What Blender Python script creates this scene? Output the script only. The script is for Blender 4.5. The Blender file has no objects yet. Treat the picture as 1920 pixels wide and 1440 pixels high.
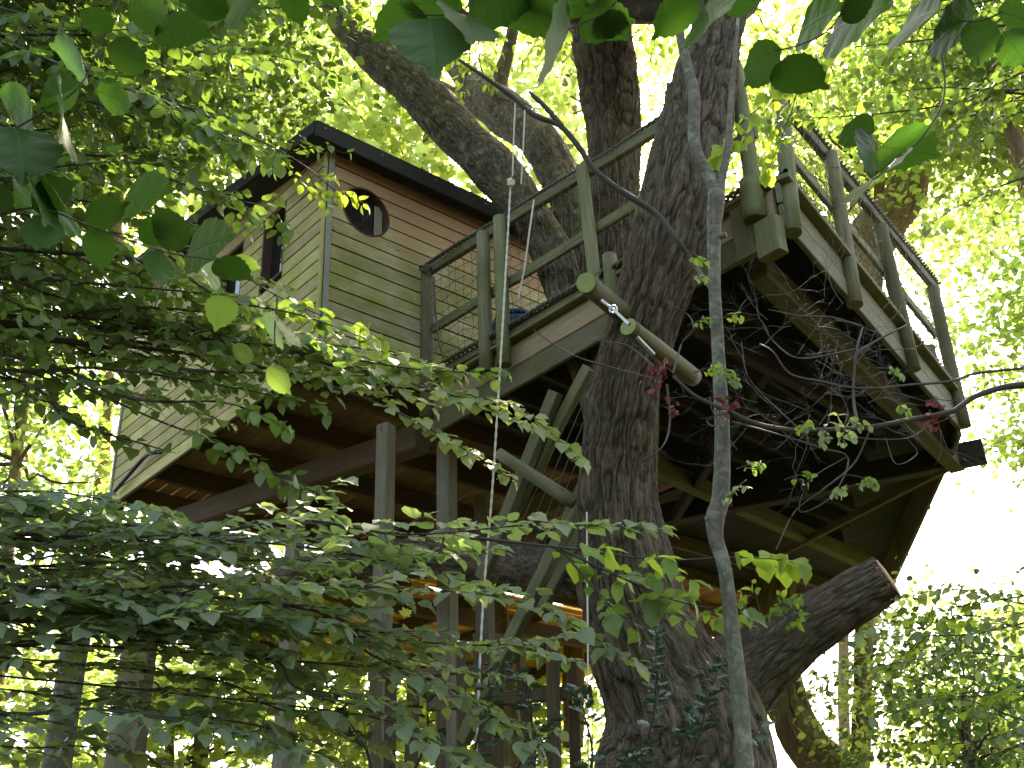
import bpy, bmesh, math, random
import numpy as np
from mathutils import Vector
random.seed(7); rng = np.random.default_rng(11)
sc = bpy.context.scene
COL = sc.collection
PI = math.pi

# ------------------------------------------------------------------ camera, sky, sun, exposure
F = 2160.0                                   # focal length in photo pixels (photo 1920 x 1440)
CR = np.array([0.64516944, 0.76339504, -0.03137528])
CU = np.array([0.36580496, -0.27257963, 0.88988037])
CF = np.array([-0.670778, 0.58560086, 0.45511374])
CO = np.array([0.0, 0.0, 1.6])
HD = np.array([CF[0], CF[1], 0.0]); HD /= np.linalg.norm(HD)
RT = np.array([-HD[1], HD[0], 0.0]) * -1
cam = bpy.data.cameras.new('camera'); cam_o = bpy.data.objects.new('camera', cam); COL.objects.link(cam_o)
from mathutils import Matrix
cam_o.matrix_world = Matrix([[CR[0], CU[0], -CF[0], CO[0]], [CR[1], CU[1], -CF[1], CO[1]], [CR[2], CU[2], -CF[2], CO[2]], [0, 0, 0, 1]])
cam.sensor_width = 36.0; cam.lens = F / 1920 * 36; cam.clip_start = 0.05; cam.clip_end = 3000
cam.dof.use_dof = True; cam.dof.focus_distance = 7.0; cam.dof.aperture_fstop = 14.0
sc.camera = cam_o
world = bpy.data.worlds.new('World'); sc.world = world; world.use_nodes = True
wn = world.node_tree
sky = wn.nodes.new('ShaderNodeTexSky'); sky.sky_type = 'NISHITA'; sky.sun_disc = False
SUN_EL = math.radians(50); SUN_ROT = math.atan2(-0.589, 0.846)
sky.sun_elevation = SUN_EL; sky.sun_rotation = SUN_ROT; sky.dust_density = 4.0; sky.air_density = 1.0; sky.ozone_density = 1.0
wn.links.new(sky.outputs[0], wn.nodes['Background'].inputs[0]); wn.nodes['Background'].inputs[1].default_value = 0.14
sun = bpy.data.lights.new('sun', 'SUN'); sun.energy = 4.5; sun.angle = math.radians(0.5); sun.color = (1.0, 0.93, 0.80)
sun_o = bpy.data.objects.new('sun', sun); COL.objects.link(sun_o); sun_o.location = (0, 0, 40)
sd = Vector((math.sin(SUN_ROT) * math.cos(SUN_EL), math.cos(SUN_ROT) * math.cos(SUN_EL), math.sin(SUN_EL)))
sun_o.rotation_euler = sd.to_track_quat('Z', 'Y').to_euler()
sc.view_settings.view_transform = 'Standard'; sc.view_settings.look = 'None'
sc.view_settings.exposure = 2.9; sc.view_settings.gamma = 1.0; sc.view_settings.use_curve_mapping = False
sc.view_settings.use_white_balance = True; sc.view_settings.white_balance_temperature = 7300; sc.view_settings.white_balance_tint = 10
sc.cycles.max_bounces = 7; sc.cycles.diffuse_bounces = 4; sc.cycles.glossy_bounces = 2; sc.cycles.transmission_bounces = 6
sc.cycles.transparent_max_bounces = 8; sc.cycles.sample_clamp_indirect = 8.0; sc.cycles.use_denoising = True
sc.cycles.caustics_reflective = False; sc.cycles.caustics_refractive = False

# ------------------------------------------------------------------ where a sight line meets a plane of the place
def ray(px, py): return CF + CR * ((px - 960) / F) + CU * ((720 - py) / F)
def PH(px, py, h):
    d = ray(px, py); return CO + d * (h / (d @ HD))
def PX(px, py, x):
    d = ray(px, py); return CO + d * (x / d[0])
def PY(px, py, y):
    d = ray(px, py); return CO + d * (y / d[1])
def PZ(px, py, z):
    d = ray(px, py); return CO + d * ((z - CO[2]) / d[2])
def PV(px, py, a, b):
    n = np.array([-(b[1] - a[1]), b[0] - a[0], 0.0]); p = np.array([a[0], a[1], 0.0]); d = ray(px, py)
    return CO + d * (((p - CO) @ n) / (d @ n))

# ------------------------------------------------------------------ materials
def newmat(name):
    m = bpy.data.materials.new(name); m.use_nodes = True; nt = m.node_tree; nt.nodes.clear()
    out = nt.nodes.new('ShaderNodeOutputMaterial'); return m, nt, out
def N(nt, t, **kw):
    n = nt.nodes.new(t)
    for k, v in kw.items():
        if k in n.inputs: n.inputs[k].default_value = v
        else: setattr(n, k, v)
    return n
def ramp(nt, src, stops):
    r = nt.nodes.new('ShaderNodeValToRGB'); e = r.color_ramp.elements
    while len(e) < len(stops): e.new(0.5)
    for el, (p, c) in zip(e, stops): el.position = p; el.color = (*c, 1) if len(c) == 3 else c
    nt.links.new(src, r.inputs[0]); return r.outputs[0]
def mix(nt, fac, a, b, mode='MIX'):
    m = nt.nodes.new('ShaderNodeMix'); m.data_type = 'RGBA'; m.blend_type = mode
    for i, v in ((0, fac), (6, a), (7, b)):
        if isinstance(v, (int, float)): m.inputs[i].default_value = v
        elif isinstance(v, tuple): m.inputs[i].default_value = (*v, 1)
        else: nt.links.new(v, m.inputs[i])
    return m.outputs[2]
def math_(nt, op, a, b=0.0, clamp=False):
    m = nt.nodes.new('ShaderNodeMath'); m.operation = op; m.use_clamp = clamp
    for i, v in ((0, a), (1, b)):
        if isinstance(v, (int, float)): m.inputs[i].default_value = v
        else: nt.links.new(v, m.inputs[i])
    return m.outputs[0]
def rnd(nt):
    oi = nt.nodes.new('ShaderNodeObjectInfo'); return oi.outputs['Random']
def noise(nt, vec, scale, detail=4, rough=.55, dist=0.0):
    n = nt.nodes.new('ShaderNodeTexNoise'); n.inputs['Scale'].default_value = scale; n.inputs['Detail'].default_value = detail
    n.inputs['Roughness'].default_value = rough; n.inputs['Distortion'].default_value = dist
    nt.links.new(vec, n.inputs['Vector']); return n.outputs['Fac']
def mapping(nt, vec, sc_):
    m = nt.nodes.new('ShaderNodeMapping'); m.inputs['Scale'].default_value = sc_; nt.links.new(vec, m.inputs[0]); return m.outputs[0]

def wood_mat(name, base, dark, algae, algae_amt=0.5, rough=.8, high=None, zlo=6.6, zhi=7.5):
    """weathered timber: grain runs along the board's length (UV u in metres)"""
    m, nt, out = newmat(name)
    tc = nt.nodes.new('ShaderNodeTexCoord'); uv = tc.outputs['UV']
    geo = nt.nodes.new('ShaderNodeNewGeometry')
    grain = noise(nt, mapping(nt, uv, (3.5, 90, 1)), 1.0, 5, .6, .6)
    streak = noise(nt, mapping(nt, uv, (1.2, 14, 1)), 1.0, 3, .6, 1.0)
    blot = noise(nt, geo.outputs['Position'], 2.3, 5, .6)
    blot2 = noise(nt, geo.outputs['Position'], 9.0, 4, .6)
    c = ramp(nt, grain, [(.28, dark), (.52, base), (.8, tuple(min(1, x * 1.25) for x in base))])
    c = mix(nt, ramp(nt, streak, [(.35, (0, 0, 0)), (.65, (.55, .55, .55))]), c, tuple(x * .62 for x in base))
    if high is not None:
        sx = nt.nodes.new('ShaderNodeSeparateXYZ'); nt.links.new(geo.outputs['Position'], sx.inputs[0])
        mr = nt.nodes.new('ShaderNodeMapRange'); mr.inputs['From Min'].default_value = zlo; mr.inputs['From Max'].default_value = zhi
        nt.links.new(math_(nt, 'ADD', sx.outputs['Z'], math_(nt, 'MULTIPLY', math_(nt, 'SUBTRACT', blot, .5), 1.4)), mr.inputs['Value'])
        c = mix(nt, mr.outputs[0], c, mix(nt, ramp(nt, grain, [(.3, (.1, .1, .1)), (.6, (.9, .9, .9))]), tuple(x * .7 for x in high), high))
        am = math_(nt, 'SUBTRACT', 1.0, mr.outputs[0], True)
    else: am = None
    a = ramp(nt, blot, [(.36, (0, 0, 0)), (.64, (1, 1, 1))])
    a = math_(nt, 'MULTIPLY', a, algae_amt)
    if am is not None: a = math_(nt, 'MULTIPLY', a, am)
    c = mix(nt, a, c, mix(nt, blot2, algae, tuple(x * .55 for x in algae)))
    # knots
    vor = nt.nodes.new('ShaderNodeTexVoronoi'); vor.inputs['Scale'].default_value = 1.0
    nt.links.new(mapping(nt, uv, (2.6, 9, 1)), vor.inputs['Vector'])
    k = ramp(nt, vor.outputs['Distance'], [(.045, (1, 1, 1)), (.085, (0, 0, 0))])
    c = mix(nt, math_(nt, 'MULTIPLY', k, .7), c, (.035, .022, .014))
    r = rnd(nt)
    hs = nt.nodes.new('ShaderNodeHueSaturation'); nt.links.new(c, hs.inputs['Color'])
    nt.links.new(math_(nt, 'ADD', .78, math_(nt, 'MULTIPLY', r, .42)), hs.inputs['Value'])
    nt.links.new(math_(nt, 'ADD', .485, math_(nt, 'MULTIPLY', r, .03)), hs.inputs['Hue'])
    b = N(nt, 'ShaderNodeBsdfPrincipled', Roughness=rough); b.inputs['Specular IOR Level'].default_value = .25
    nt.links.new(hs.outputs[0], b.inputs['Base Color'])
    bp = N(nt, 'ShaderNodeBump', Strength=.45, Distance=.004)
    nt.links.new(math_(nt, 'ADD', grain, math_(nt, 'MULTIPLY', blot2, .5)), bp.inputs['Height']); nt.links.new(bp.outputs[0], b.inputs['Normal'])
    nt.links.new(b.outputs[0], out.inputs[0]); return m

def bark_mat(name, light, dark, moss=(.07, .09, .03), moss_amt=.35, su=34, sv=6, lichen=0.0, bump=.012):
    m, nt, out = newmat(name)
    tc = nt.nodes.new('ShaderNodeTexCoord'); uv = tc.outputs['UV']; geo = nt.nodes.new('ShaderNodeNewGeometry'); pos = geo.outputs['Position']
    n1 = noise(nt, mapping(nt, uv, (su, sv, 1)), 1.0, 6, .62, .7)
    n2 = noise(nt, pos, 38, 5, .65); n3 = noise(nt, pos, 3.2, 4, .6); n4 = noise(nt, pos, 11, 5, .7)
    ridge = math_(nt, 'ABSOLUTE', math_(nt, 'SUBTRACT', n1, .5))
    at = nt.nodes.new('ShaderNodeAttribute'); at.attribute_name = 'ridge'
    c = ramp(nt, ridge, [(.0, dark), (.06, tuple((a + b) / 2 for a, b in zip(light, dark))), (.2, light)])
    c = mix(nt, math_(nt, 'MULTIPLY', math_(nt, 'SUBTRACT', 1.0, at.outputs['Fac'], True), .97), c, tuple(x*.6 for x in dark))  # fissures darkened in colour: dirt plus the shade of the furrows
    c = mix(nt, math_(nt, 'MULTIPLY', n2, .5), c, tuple(x * .6 for x in light))
    c = mix(nt, math_(nt, 'MULTIPLY', ramp(nt, n3, [(.45, (0, 0, 0)), (.7, (1, 1, 1))]), moss_amt), c, moss)
    if lichen: c = mix(nt, math_(nt, 'MULTIPLY', ramp(nt, n4, [(.55, (0, 0, 0)), (.66, (1, 1, 1))]), lichen), c, (.34, .36, .29))
    b = N(nt, 'ShaderNodeBsdfPrincipled', Roughness=.88); b.inputs['Specular IOR Level'].default_value = .2
    nt.links.new(c, b.inputs['Base Color'])
    bp = N(nt, 'ShaderNodeBump', Strength=.8, Distance=bump)
    nt.links.new(math_(nt, 'ADD', math_(nt, 'MINIMUM', math_(nt, 'MULTIPLY', ridge, 4.0), 1.0), math_(nt, 'MULTIPLY', n2, .5)), bp.inputs['Height'])
    nt.links.new(bp.outputs[0], b.inputs['Normal']); nt.links.new(b.outputs[0], out.inputs[0]); return m

def leaf_mat(name, c1, c2, trans, tr_amt=.5, gloss=.35, veins=True, holes=False):
    """c1, c2: top-side colours that single leaves vary between; trans: colour of light passing through"""
    m, nt, out = newmat(name)
    geo = nt.nodes.new('ShaderNodeNewGeometry')
    r = math_(nt, 'FRACT', math_(nt, 'ADD', rnd(nt), geo.outputs['Random Per Island']))
    r2 = math_(nt, 'FRACT', math_(nt, 'MULTIPLY', r, 7.31))
    col = mix(nt, r, c1, c2)
    tcol = mix(nt, r2, trans, tuple(x * .55 for x in trans))
    b = N(nt, 'ShaderNodeBsdfPrincipled', Roughness=.5); b.inputs['Specular IOR Level'].default_value = gloss
    t = nt.nodes.new('ShaderNodeBsdfTranslucent')
    if veins:
        tc = nt.nodes.new('ShaderNodeTexCoord'); s = nt.nodes.new('ShaderNodeSeparateXYZ'); nt.links.new(tc.outputs['UV'], s.inputs[0])
        av = math_(nt, 'ABSOLUTE', s.outputs['Y'])
        ph = math_(nt, 'MULTIPLY', math_(nt, 'SUBTRACT', s.outputs['X'], math_(nt, 'MULTIPLY', av, .75)), 8.5 * 2 * PI)
        w = math_(nt, 'POWER', math_(nt, 'ADD', math_(nt, 'MULTIPLY', math_(nt, 'COSINE', ph), .5), .5), 5.0)
        mid = ramp(nt, av, [(.0, (1, 1, 1)), (.03, (0, 0, 0))])
        v = math_(nt, 'MAXIMUM', math_(nt, 'MULTIPLY', w, .5), mid)
        col = mix(nt, math_(nt, 'MULTIPLY', v, .35), col, tuple(min(1, x * 1.9) for x in c2))
        tcol = mix(nt, math_(nt, 'MULTIPLY', v, .5), tcol, tuple(x * .35 for x in trans))
        bp = N(nt, 'ShaderNodeBump', Strength=.5, Distance=.002); bp.invert = True
        nt.links.new(v, bp.inputs['Height']); nt.links.new(bp.outputs[0], b.inputs['Normal'])
    nt.links.new(col, b.inputs['Base Color']); nt.links.new(tcol, t.inputs['Color'])
    mx = nt.nodes.new('ShaderNodeMixShader'); mx.inputs[0].default_value = tr_amt
    nt.links.new(b.outputs[0], mx.inputs[1]); nt.links.new(t.outputs[0], mx.inputs[2]); nt.links.new(mx.outputs[0], out.inputs[0])
    return m

def plain(name, col, rough=.7, metal=0.0, bump=0.0, scale=40, var=.3):
    m, nt, out = newmat(name); geo = nt.nodes.new('ShaderNodeNewGeometry')
    n = noise(nt, geo.outputs['Position'], scale, 5, .6)
    c = mix(nt, n, tuple(x * (1 - var) for x in col), tuple(min(1, x * (1 + var)) for x in col))
    b = N(nt, 'ShaderNodeBsdfPrincipled', Roughness=rough, Metallic=metal); b.inputs['Specular IOR Level'].default_value = .3
    nt.links.new(c, b.inputs['Base Color'])
    if bump:
        bp = N(nt, 'ShaderNodeBump', Strength=.6, Distance=bump); nt.links.new(n, bp.inputs['Height']); nt.links.new(bp.outputs[0], b.inputs['Normal'])
    nt.links.new(b.outputs[0], out.inputs[0]); return m

M = {}
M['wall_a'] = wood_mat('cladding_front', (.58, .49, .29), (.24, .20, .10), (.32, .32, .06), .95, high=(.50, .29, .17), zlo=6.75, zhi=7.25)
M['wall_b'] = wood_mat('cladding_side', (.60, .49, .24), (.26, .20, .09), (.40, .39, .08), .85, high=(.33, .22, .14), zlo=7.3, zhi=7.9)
M['trim'] = wood_mat('grey_trim', (.40, .38, .33), (.2, .19, .16), (.2, .2, .12), .4)
M['deck_wood'] = wood_mat('mossy_treated_wood', (.18, .155, .09), (.07, .058, .032), (.11, .115, .035), .8)
M['rail_wood'] = wood_mat('rail_wood', (.21, .185, .11), (.085, .07, .04), (.14, .145, .05), .75)
M['under'] = wood_mat('brown_joist', (.14, .09, .055), (.055, .034, .021), (.10, .08, .045), .4)
M['floor'] = wood_mat('floor_underside', (.30, .185, .105), (.14, .085, .05), (.22, .15, .09), .3)
M['tan'] = wood_mat('tan_fascia', (.38, .27, .17), (.18, .12, .07), (.22, .20, .09), .35)
M['deck_under'] = wood_mat('shade_dark_board', (.034, .026, .019), (.014, .011, .009), (.028, .027, .014), .5)  # near-black base: the shade under the deck is put into the colour
M['orange'] = wood_mat('sunglow_orange_board', (.78, .42, .12), (.5, .24, .06), (.7, .4, .14), .3)  # strong orange base carries the glow of sunlit boards
M['orange_d'] = wood_mat('sunglow_deck_board', (.40, .21, .07), (.2, .1, .035), (.3, .18, .07), .3)  # warm sunlit glow of the far deck boards, put into their colour
M['post'] = wood_mat('grey_post', (.22, .18, .13), (.09, .07, .048), (.2, .19, .12), .4)
M['roof'] = plain('roofing_felt', (.035, .033, .03), .95, bump=.004, scale=60)
M['bark'] = bark_mat('oak_bark', (.23, .165, .11), (.018, .012, .009), (.11, .10, .045), .3, lichen=.12)
M['bark_l'] = bark_mat('oak_bark_mossy', (.23, .175, .125), (.022, .015, .010), (.12, .11, .03), .5, lichen=.45)
M['bark_s'] = bark_mat('smooth_grey_bark', (.22, .20, .15), (.08, .066, .048), (.14, .15, .07), .45, su=10, sv=16, lichen=.5, bump=.003)
M['bark_bg'] = bark_mat('far_bark', (.42, .29, .15), (.12, .075, .04), (.24, .20, .07), .3)  # base colour raised to stand in for golden sun on far trunks
M['twig'] = plain('dark_twig', (.055, .043, .033), .8, bump=.002, scale=90)
M['twig_g'] = plain('grey_twig', (.085, .07, .058), .8, bump=.002, scale=90)
M['saw'] = plain('sawn_wood', (.30, .165, .085), .85, bump=.004, scale=45, var=.5)
M['green_saw'] = plain('algae_end_grain', (.25, .27, .10), .85, bump=.002, scale=30)
M['rope'] = plain('pale_rope', (.55, .50, .42), .85, bump=.003, scale=200)
M['rope_d'] = plain('dark_tarred_rope', (.10, .095, .07), .9, bump=.003, scale=120)
M['wire'] = plain('netting_wire', (.10, .10, .07), .6)
M['steel'] = plain('galvanised_steel', (.45, .45, .45), .4, .9)
M['blue'] = plain('blue_plastic', (.012, .05, .16), .4)
M['black'] = plain('black_pipe', (.012, .012, .012), .45)
M['dark'] = plain('dark_interior', (.008, .006, .005), .95)
M['frame'] = plain('brown_window_frame', (.09, .045, .03), .7)
M['frame_pale'] = plain('pale_jamb', (.30, .24, .18), .8)
M['soil'] = plain('woodland_floor', (.035, .032, .016), .95, bump=.05, scale=3)
M['red'] = leaf_mat('withered_red_leaf', (.10, .022, .02), (.20, .06, .055), (.22, .04, .035), .25, .3, False)
M['hazel'] = leaf_mat('hazel_leaf', (.07, .11, .035), (.12, .16, .05), (.28, .44, .06), .42, .55)
M['hazel_b'] = leaf_mat('hazel_leaf_bluish', (.12, .155, .085), (.18, .215, .12), (.36, .48, .12), .48, .8)
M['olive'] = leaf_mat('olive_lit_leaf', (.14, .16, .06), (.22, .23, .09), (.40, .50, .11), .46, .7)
M['beech'] = leaf_mat('small_leaf', (.06, .095, .03), (.13, .15, .05), (.20, .34, .04), .4, .5)
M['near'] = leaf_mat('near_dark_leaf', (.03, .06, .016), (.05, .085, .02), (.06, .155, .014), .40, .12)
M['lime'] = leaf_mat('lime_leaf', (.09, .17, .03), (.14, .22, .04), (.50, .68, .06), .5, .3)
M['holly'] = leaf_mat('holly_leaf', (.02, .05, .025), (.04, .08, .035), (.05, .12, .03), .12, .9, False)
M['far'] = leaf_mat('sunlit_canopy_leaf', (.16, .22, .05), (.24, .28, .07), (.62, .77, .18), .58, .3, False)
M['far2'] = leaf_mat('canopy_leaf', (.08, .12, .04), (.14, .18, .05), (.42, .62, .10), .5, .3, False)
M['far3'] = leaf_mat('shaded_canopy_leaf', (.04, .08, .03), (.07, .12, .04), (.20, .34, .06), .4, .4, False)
def glass_mat():
    m, nt, out = newmat('dark_window_glass')
    b = N(nt, 'ShaderNodeBsdfPrincipled', Roughness=.04); b.inputs['Base Color'].default_value = (.02, .022, .02, 1); b.inputs['Specular IOR Level'].default_value = .5
    nt.links.new(b.outputs[0], out.inputs[0]); return m
M['glass'] = glass_mat()

# ------------------------------------------------------------------ mesh helpers
def tag(o, label=None, cat=None, group=None, kind=None):
    if label: o['label'] = label
    if cat: o['category'] = cat
    if group: o['group'] = group
    if kind: o['kind'] = kind
    return o
def root(name, loc, label, cat, group=None):
    o = bpy.data.objects.new(name, None); o.empty_display_size = .2; COL.objects.link(o); o.location = tuple(loc)
    return tag(o, label, cat, group)
WLOC = {}
def wloc(o):
    p = np.zeros(3)
    while o is not None: p += np.array(o.location); o = o.parent
    return p
def link(name, me, mat, parent=None):
    o = bpy.data.objects.new(name, me); COL.objects.link(o)
    if mat is not None and not me.materials: me.materials.append(mat)
    if parent is not None: o.parent = parent
    return o
def build(name, V, Fc, mat, parent=None, uv=None, smooth=False, kind=None, attr=None):
    V = np.asarray(V, float)
    if parent is not None: V = V - wloc(parent)
    me = bpy.data.meshes.new(name)
    if isinstance(Fc, np.ndarray):
        k = Fc.shape[1]; me.vertices.add(len(V)); me.vertices.foreach_set('co', V.astype(np.float32).ravel())
        me.loops.add(Fc.size); me.loops.foreach_set('vertex_index', Fc.astype(np.int32).ravel())
        me.polygons.add(len(Fc)); me.polygons.foreach_set('loop_start', np.arange(0, Fc.size, k, dtype=np.int32))
        me.update(calc_edges=True)
    else:
        me.from_pydata([tuple(v) for v in V], [], Fc)
    if uv is not None:
        l = me.uv_layers.new(name='UVMap'); l.data.foreach_set('uv', np.asarray(uv, np.float32).ravel())
    if attr is not None:
        a = me.attributes.new('ridge', 'FLOAT', 'POINT'); a.data.foreach_set('value', np.asarray(attr, np.float32))
    if smooth: me.polygons.foreach_set('use_smooth', [True] * len(me.polygons))
    o = link(name, me, mat, parent)
    if kind: o['kind'] = kind
    return o

def unit(v): v = np.asarray(v, float); return v / (np.linalg.norm(v) + 1e-12)
def frame_for(p0, p1, up):
    a = unit(p1 - p0); s = np.cross(a, up)
    if np.linalg.norm(s) < 1e-4: s = np.cross(a, np.array([1., 0, 0]))
    s = unit(s); u = np.cross(s, a); return a, s, u

def beam(name, p0, p1, w, h, mat, parent=None, up=(0, 0, 1), ch=.006, warp=.003, nseg=3, kind=None):
    """a sawn length of timber from p0 to p1 (centre line), chamfered, slightly uneven"""
    p0 = np.asarray(p0, float); p1 = np.asarray(p1, float); a, s, u = frame_for(p0, p1, np.asarray(up, float))
    L = np.linalg.norm(p1 - p0); c = min(ch, w * .3, h * .3)
    prof = [(-w/2 + c, -h/2), (w/2 - c, -h/2), (w/2, -h/2 + c), (w/2, h/2 - c), (w/2 - c, h/2), (-w/2 + c, h/2), (-w/2, h/2 - c), (-w/2, -h/2 + c)]
    n = 8; V = []; off = rng.uniform(0, 50, 2)
    for i in range(nseg + 1):
        t = i / nseg; q = p0 + a * (L * t)
        if 0 < i < nseg: q = q + s * rng.uniform(-warp, warp) + u * rng.uniform(-warp, warp)
        for x, y in prof: V.append(q + s * x + u * y)
    per = np.cumsum([0] + [math.dist(prof[i], prof[(i + 1) % n]) for i in range(n)])
    Fc = []; uv = []
    for i in range(nseg):
        for j in range(n):
            k = (j + 1) % n; Fc.append((i*n+j, i*n+k, (i+1)*n+k, (i+1)*n+j))
            u0, u1 = L*i/nseg + off[0], L*(i+1)/nseg + off[0]; v0, v1 = per[j] + off[1], per[j+1] + off[1]
            uv += [(u0, v0), (u0, v1), (u1, v1), (u1, v0)]
    Fc.append(tuple(range(n - 1, -1, -1))); Fc.append(tuple(nseg*n + j for j in range(n)))
    for f in Fc[-2:]:
        for q in f: x, y = prof[q % n]; uv.append((off[0] + x * .3, off[1] + y))
    return build(name, V, Fc, mat, parent, uv, kind=kind)

def slab(name, poly, nrm, th, mat, parent=None, gdir=None):
    """planar outline extruded by th along nrm; grain along gdir"""
    poly = [np.asarray(p, float) for p in poly]; nrm = unit(nrm); n = len(poly)
    V = poly + [p + nrm * th for p in poly]
    gd = unit(gdir if gdir is not None else poly[1] - poly[0]); gs = np.cross(nrm, gd); off = rng.uniform(0, 50, 2)
    Fc = [tuple(range(n)), tuple(range(2*n - 1, n - 1, -1))] + [(i, i + n, (i + 1) % n + n, (i + 1) % n) for i in range(n)]
    uv = []
    for f in Fc:
        for q in f: p = V[q] - poly[0]; uv.append((p @ gd + off[0], p @ gs + off[1] + p @ nrm))
    o = build(name, V, Fc, mat, parent, uv)
    bm = bmesh.new(); bm.from_mesh(o.data); bmesh.ops.triangulate(bm, faces=[f for f in bm.faces if len(f.verts) > 4]); bmesh.ops.recalc_face_normals(bm, faces=bm.faces); bm.to_mesh(o.data); bm.free()
    return o

def resample(P, Rr, step):
    """Catmull-Rom through the points with radii"""
    P = np.asarray(P, float); Rr = np.asarray(Rr, float)
    Q = np.vstack([2*P[0] - P[1], P, 2*P[-1] - P[-2]]); outp = []; outr = []
    for i in range(len(P) - 1):
        L = np.linalg.norm(P[i+1] - P[i]); k = max(2, int(L / step))
        t = np.linspace(0, 1, k, endpoint=False)[:, None]
        a, b, c, d = Q[i], Q[i+1], Q[i+2], Q[i+3]
        outp.append(.5 * ((2*b) + (c - a)*t + (2*a - 5*b + 4*c - d)*t**2 + (3*b - a - 3*c + d)*t**3))
        tt = t[:, 0]; tt = tt*tt*(3 - 2*tt); outr.append(Rr[i] + (Rr[i+1] - Rr[i]) * tt)
    outp.append(P[-1:]); outr.append(Rr[-1:])
    return np.vstack(outp), np.concatenate(outr)

def vnoise(u, v, nu, seed):
    """periodic-in-u value noise; u in [0, nu) cells"""
    g = np.random.default_rng(seed).random((nu, 512))
    iu = np.floor(u).astype(int); iv = np.floor(v).astype(int); fu = u - iu; fv = v - iv
    fu = fu*fu*(3 - 2*fu); fv = fv*fv*(3 - 2*fv)
    a = g[iu % nu, iv % 512]; b = g[(iu+1) % nu, iv % 512]; c = g[iu % nu, (iv+1) % 512]; d = g[(iu+1) % nu, (iv+1) % 512]
    return (a*(1-fu) + b*fu)*(1-fv) + (c*(1-fu) + d*fu)*fv

def tube(name, P, Rr, mat, parent=None, nseg=10, step=.1, disp=0.0, lump=0.0, cap0=True, cap1=True, capmat=None, seed=1, cell=.05, kind=None):
    """round member through the points; disp = depth of bark fissures, lump = slow unevenness"""
    C, R_ = resample(P, Rr, step); m = len(C)
    T = np.gradient(C, axis=0); T /= np.linalg.norm(T, axis=1)[:, None] + 1e-12
    ref = np.array([0.3, .9, .1]) if abs(T[0][2]) > .6 else np.array([0, 0, 1.]); s = unit(np.cross(T[0], ref)); S = [s]
    for i in range(1, m): s = unit(s - T[i] * (s @ T[i])); S.append(s)
    S = np.array(S); U = np.cross(T, S)
    th = np.linspace(0, 2*PI, nseg, endpoint=False); L = np.concatenate([[0], np.cumsum(np.linalg.norm(np.diff(C, axis=0), axis=1))])
    rr = np.repeat(R_[:, None], nseg, 1); ridge = np.ones((m, nseg))
    TH = np.repeat(th[None], m, 0); LL = np.repeat(L[:, None], nseg, 1)
    if lump:
        rr = rr * (1 + lump * (vnoise(TH/(2*PI)*4, LL*2.2, 4, seed) - .5) * 2 + lump * .5 * (vnoise(TH/(2*PI)*7, LL*6, 7, seed+5) - .5))
    if disp:
        nu = max(6, int(2*PI*float(np.mean(R_)) / cell))
        w = vnoise(TH/(2*PI)*nu*.5, LL/cell*.25, max(3, nu//2), seed + 9) * 1.6
        a = vnoise((TH/(2*PI)*nu + w) % nu, LL/cell*.19, nu, seed+1); b = vnoise((TH/(2*PI)*nu*2 + w) % (2*nu), LL/cell*.5, nu*2, seed+2)
        k = np.clip(np.abs(a - .5) * 6.5, 0, 1)**.75 * .78 + np.minimum(1, np.abs(b - .5)*5) * .22
        ridge = k; rr = rr + disp * (k - .7)
    V = C[:, None] + (S[:, None] * np.cos(TH)[..., None] + U[:, None] * np.sin(TH)[..., None]) * rr[..., None]
    V = V.reshape(-1, 3); Rm = float(np.mean(R_))
    i = np.arange(m - 1)[:, None]; j = np.arange(nseg)[None]; k = (j + 1) % nseg
    Fc = np.stack([i*nseg + j, i*nseg + k + 0*i, (i+1)*nseg + k, (i+1)*nseg + j], -1).reshape(-1, 4)
    uu = th * Rm; un = np.concatenate([uu, [2*PI*Rm]])
    uv = np.stack([np.stack([np.broadcast_to(un[j], (m-1, nseg)), np.broadcast_to(L[i], (m-1, nseg))], -1), np.stack([np.broadcast_to(un[j+1], (m-1, nseg)), np.broadcast_to(L[i], (m-1, nseg))], -1),
                   np.stack([np.broadcast_to(un[j+1], (m-1, nseg)), np.broadcast_to(L[i+1], (m-1, nseg))], -1), np.stack([np.broadcast_to(un[j], (m-1, nseg)), np.broadcast_to(L[i+1], (m-1, nseg))], -1)], 2).reshape(-1, 2)
    if any(q in mat.name for q in ('wood', 'post', 'trim')): uv = uv[:, ::-1] + rng.uniform(0, 40, 2)
    o = build(name, V, Fc, mat, parent, uv, smooth=True, attr=ridge.ravel(), kind=kind)
    if cap0 or cap1:
        bm = bmesh.new(); bm.from_mesh(o.data); bm.verts.ensure_lookup_table()
        if capmat is not None: o.data.materials.append(capmat)
        for flag, base in ((cap0, 0), (cap1, (m-1)*nseg)):
            if flag:
                vs = [bm.verts[base + q] for q in range(nseg)]
                if base == 0: vs = vs[::-1]
                f = bm.faces.new(vs); f.smooth = False
                if capmat is not None: f.material_index = 1
        bm.to_mesh(o.data); bm.free()
    return o

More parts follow.
